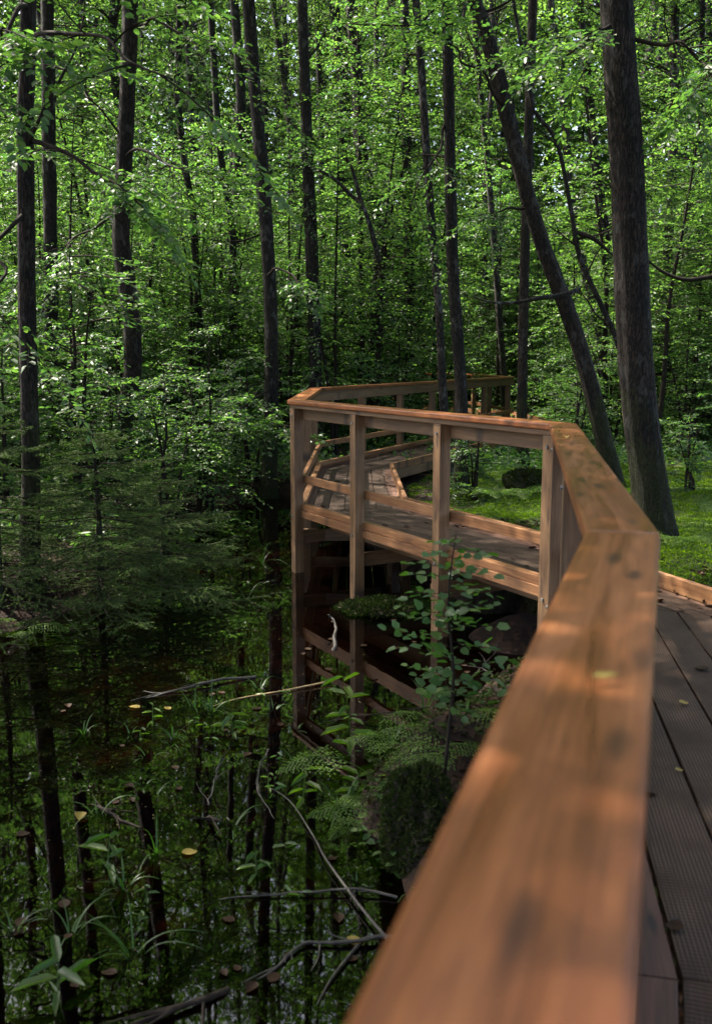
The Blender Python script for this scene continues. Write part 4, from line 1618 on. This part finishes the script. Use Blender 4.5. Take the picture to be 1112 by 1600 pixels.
LEAF_VAR = []
for s in range(4):
    g = np.random.default_rng(900 + s)
    mb = MB()
    nu, nv = 7, 5
    u, v = np.meshgrid(np.linspace(0, 1, nu), np.linspace(-1, 1, nv))
    wd = np.sin(np.pi * u ** .8) ** .8 * .36
    X = np.stack([u - .5, v * wd, .18 * g.uniform(.3, 1.4) * v ** 2 * np.sin(np.pi * u) + .14 * g.uniform(-.5, 1) * (u - .5) ** 2 * 2 + .02 * g.normal(size=u.shape) * (abs(v) > .6)], -1)
    i = (np.arange(nv - 1)[:, None] * nu + np.arange(nu - 1)[None]).ravel()
    mb.add(X.reshape(-1, 3), np.stack([i, i + 1, i + nu + 1, i + nu], -1))
    LEAF_VAR.append({k: mb.mesh('leaf', M[k]) for k in ('yellow_leaf', 'brown_leaf')})


def one_leaf(label, p, size, seed, mat, group=None, tilt=.25):
    g = random.Random(seed)
    o = link(bpy.data.objects.new('fallen_leaf', LEAF_VAR[seed % 4][mat]))
    o.location = p
    o.scale = (size,) * 3
    o.rotation_euler = (g.uniform(-tilt, tilt), g.uniform(-tilt, tilt), g.uniform(0, 6.28))
    return tag(o, label, 'leaf', group)


for i_, (px, py, s, lab) in enumerate([(210, 1104, .085, 'yellow leaf floating alone at mid left of the water'), (126, 1276, .075, 'dull yellow leaf on the water left of the reddish branch'),
                                       (296, 1332, .07, 'yellow leaf beside the grass stalks on open water'), (552, 1470, .07, 'yellow leaf caught against the pale forked branch'), (262, 1106, .055, 'whitish curled leaf right of the lone yellow leaf')]):
    one_leaf(lab, tuple(at_z(px, py, WATER_Z + .004)), s, i_, 'yellow_leaf', tilt=.08)
g = random.Random(5)
for k in range(34):
    p = at_z(g.uniform(20, 560), g.uniform(1080, 1560), WATER_Z + .003)
    if float(poly_sd(np.array([p[0]]), np.array([p[1]]), SHORE)[0]) > -.15:
        continue
    one_leaf('brown leaf floating on the dark swamp water', tuple(p), g.uniform(.035, .065), k, 'brown_leaf', 'brown leaves floating on the water', .06)
for k in range(26):
    p = at_z(g.uniform(470, 800), g.uniform(950, 1080), WATER_Z + .003)
    if float(poly_sd(np.array([p[0]]), np.array([p[1]]), SHORE)[0]) > -.1:
        continue
    one_leaf('brown leaf floating on the water in the shadow of the deck', tuple(p), g.uniform(.04, .07), k, 'brown_leaf', 'brown leaves in the shadow of the deck', .06)
# leaves on the deck: mostly drifted against the inner kerb
deck_poly = [o_ for o_ in O[1:6]] + [i_ for i_ in I[5:0:-1]]
deck_poly = np.array(deck_poly)
k = 0
cnt = 0
while cnt < 170 and k < 4000:
    k += 1
    si = g.choice([1, 1, 1, 1, 1, 2, 2, 2, 3, 3, 4, 4, 5])
    o0, o1, i0, i1, _ = stretch[si]
    t, s_ = g.random(), (g.uniform(.82, .93) if g.random() < .5 else g.uniform(.1, .93))
    a, b = o0 + (i0 - o0) * s_, o1 + (i1 - o1) * s_
    p = a + (b - a) * t
    if p[1] < 2.2:
        continue
    one_leaf('dry brown leaf lying on the boardwalk deck', (p[0], p[1], .010), g.uniform(.035, .075), k, 'brown_leaf', 'dry leaves on the deck', .5)
    cnt += 1
for px, py, s, lab in [(702, 793, .09, 'pale leaf on the deck behind the railing'), (1067, 1098, .05, 'small yellow green leaf on the planks right of the handrail'), (1060, 1203, .035, 'small orange leaf on the near planks')]:
    one_leaf(lab, tuple(at_z(px, py, .012)), s, 2, 'yellow_leaf', tilt=.2)
p = at_z(945, 1056, RH + .012)
one_leaf('curled yellow green leaf lying on the near handrail', tuple(p), .036, 3, 'yellow_leaf', tilt=.1).rotation_euler = (.25, 0, .1)
sc.collection.objects[-1].scale = (.036, .018, .04)
p = at_z(882, 684, RH + .008)
one_leaf('small pale leaf on the handrail beside its sharp bend', tuple(p), .06, 1, 'yellow_leaf', tilt=.05)
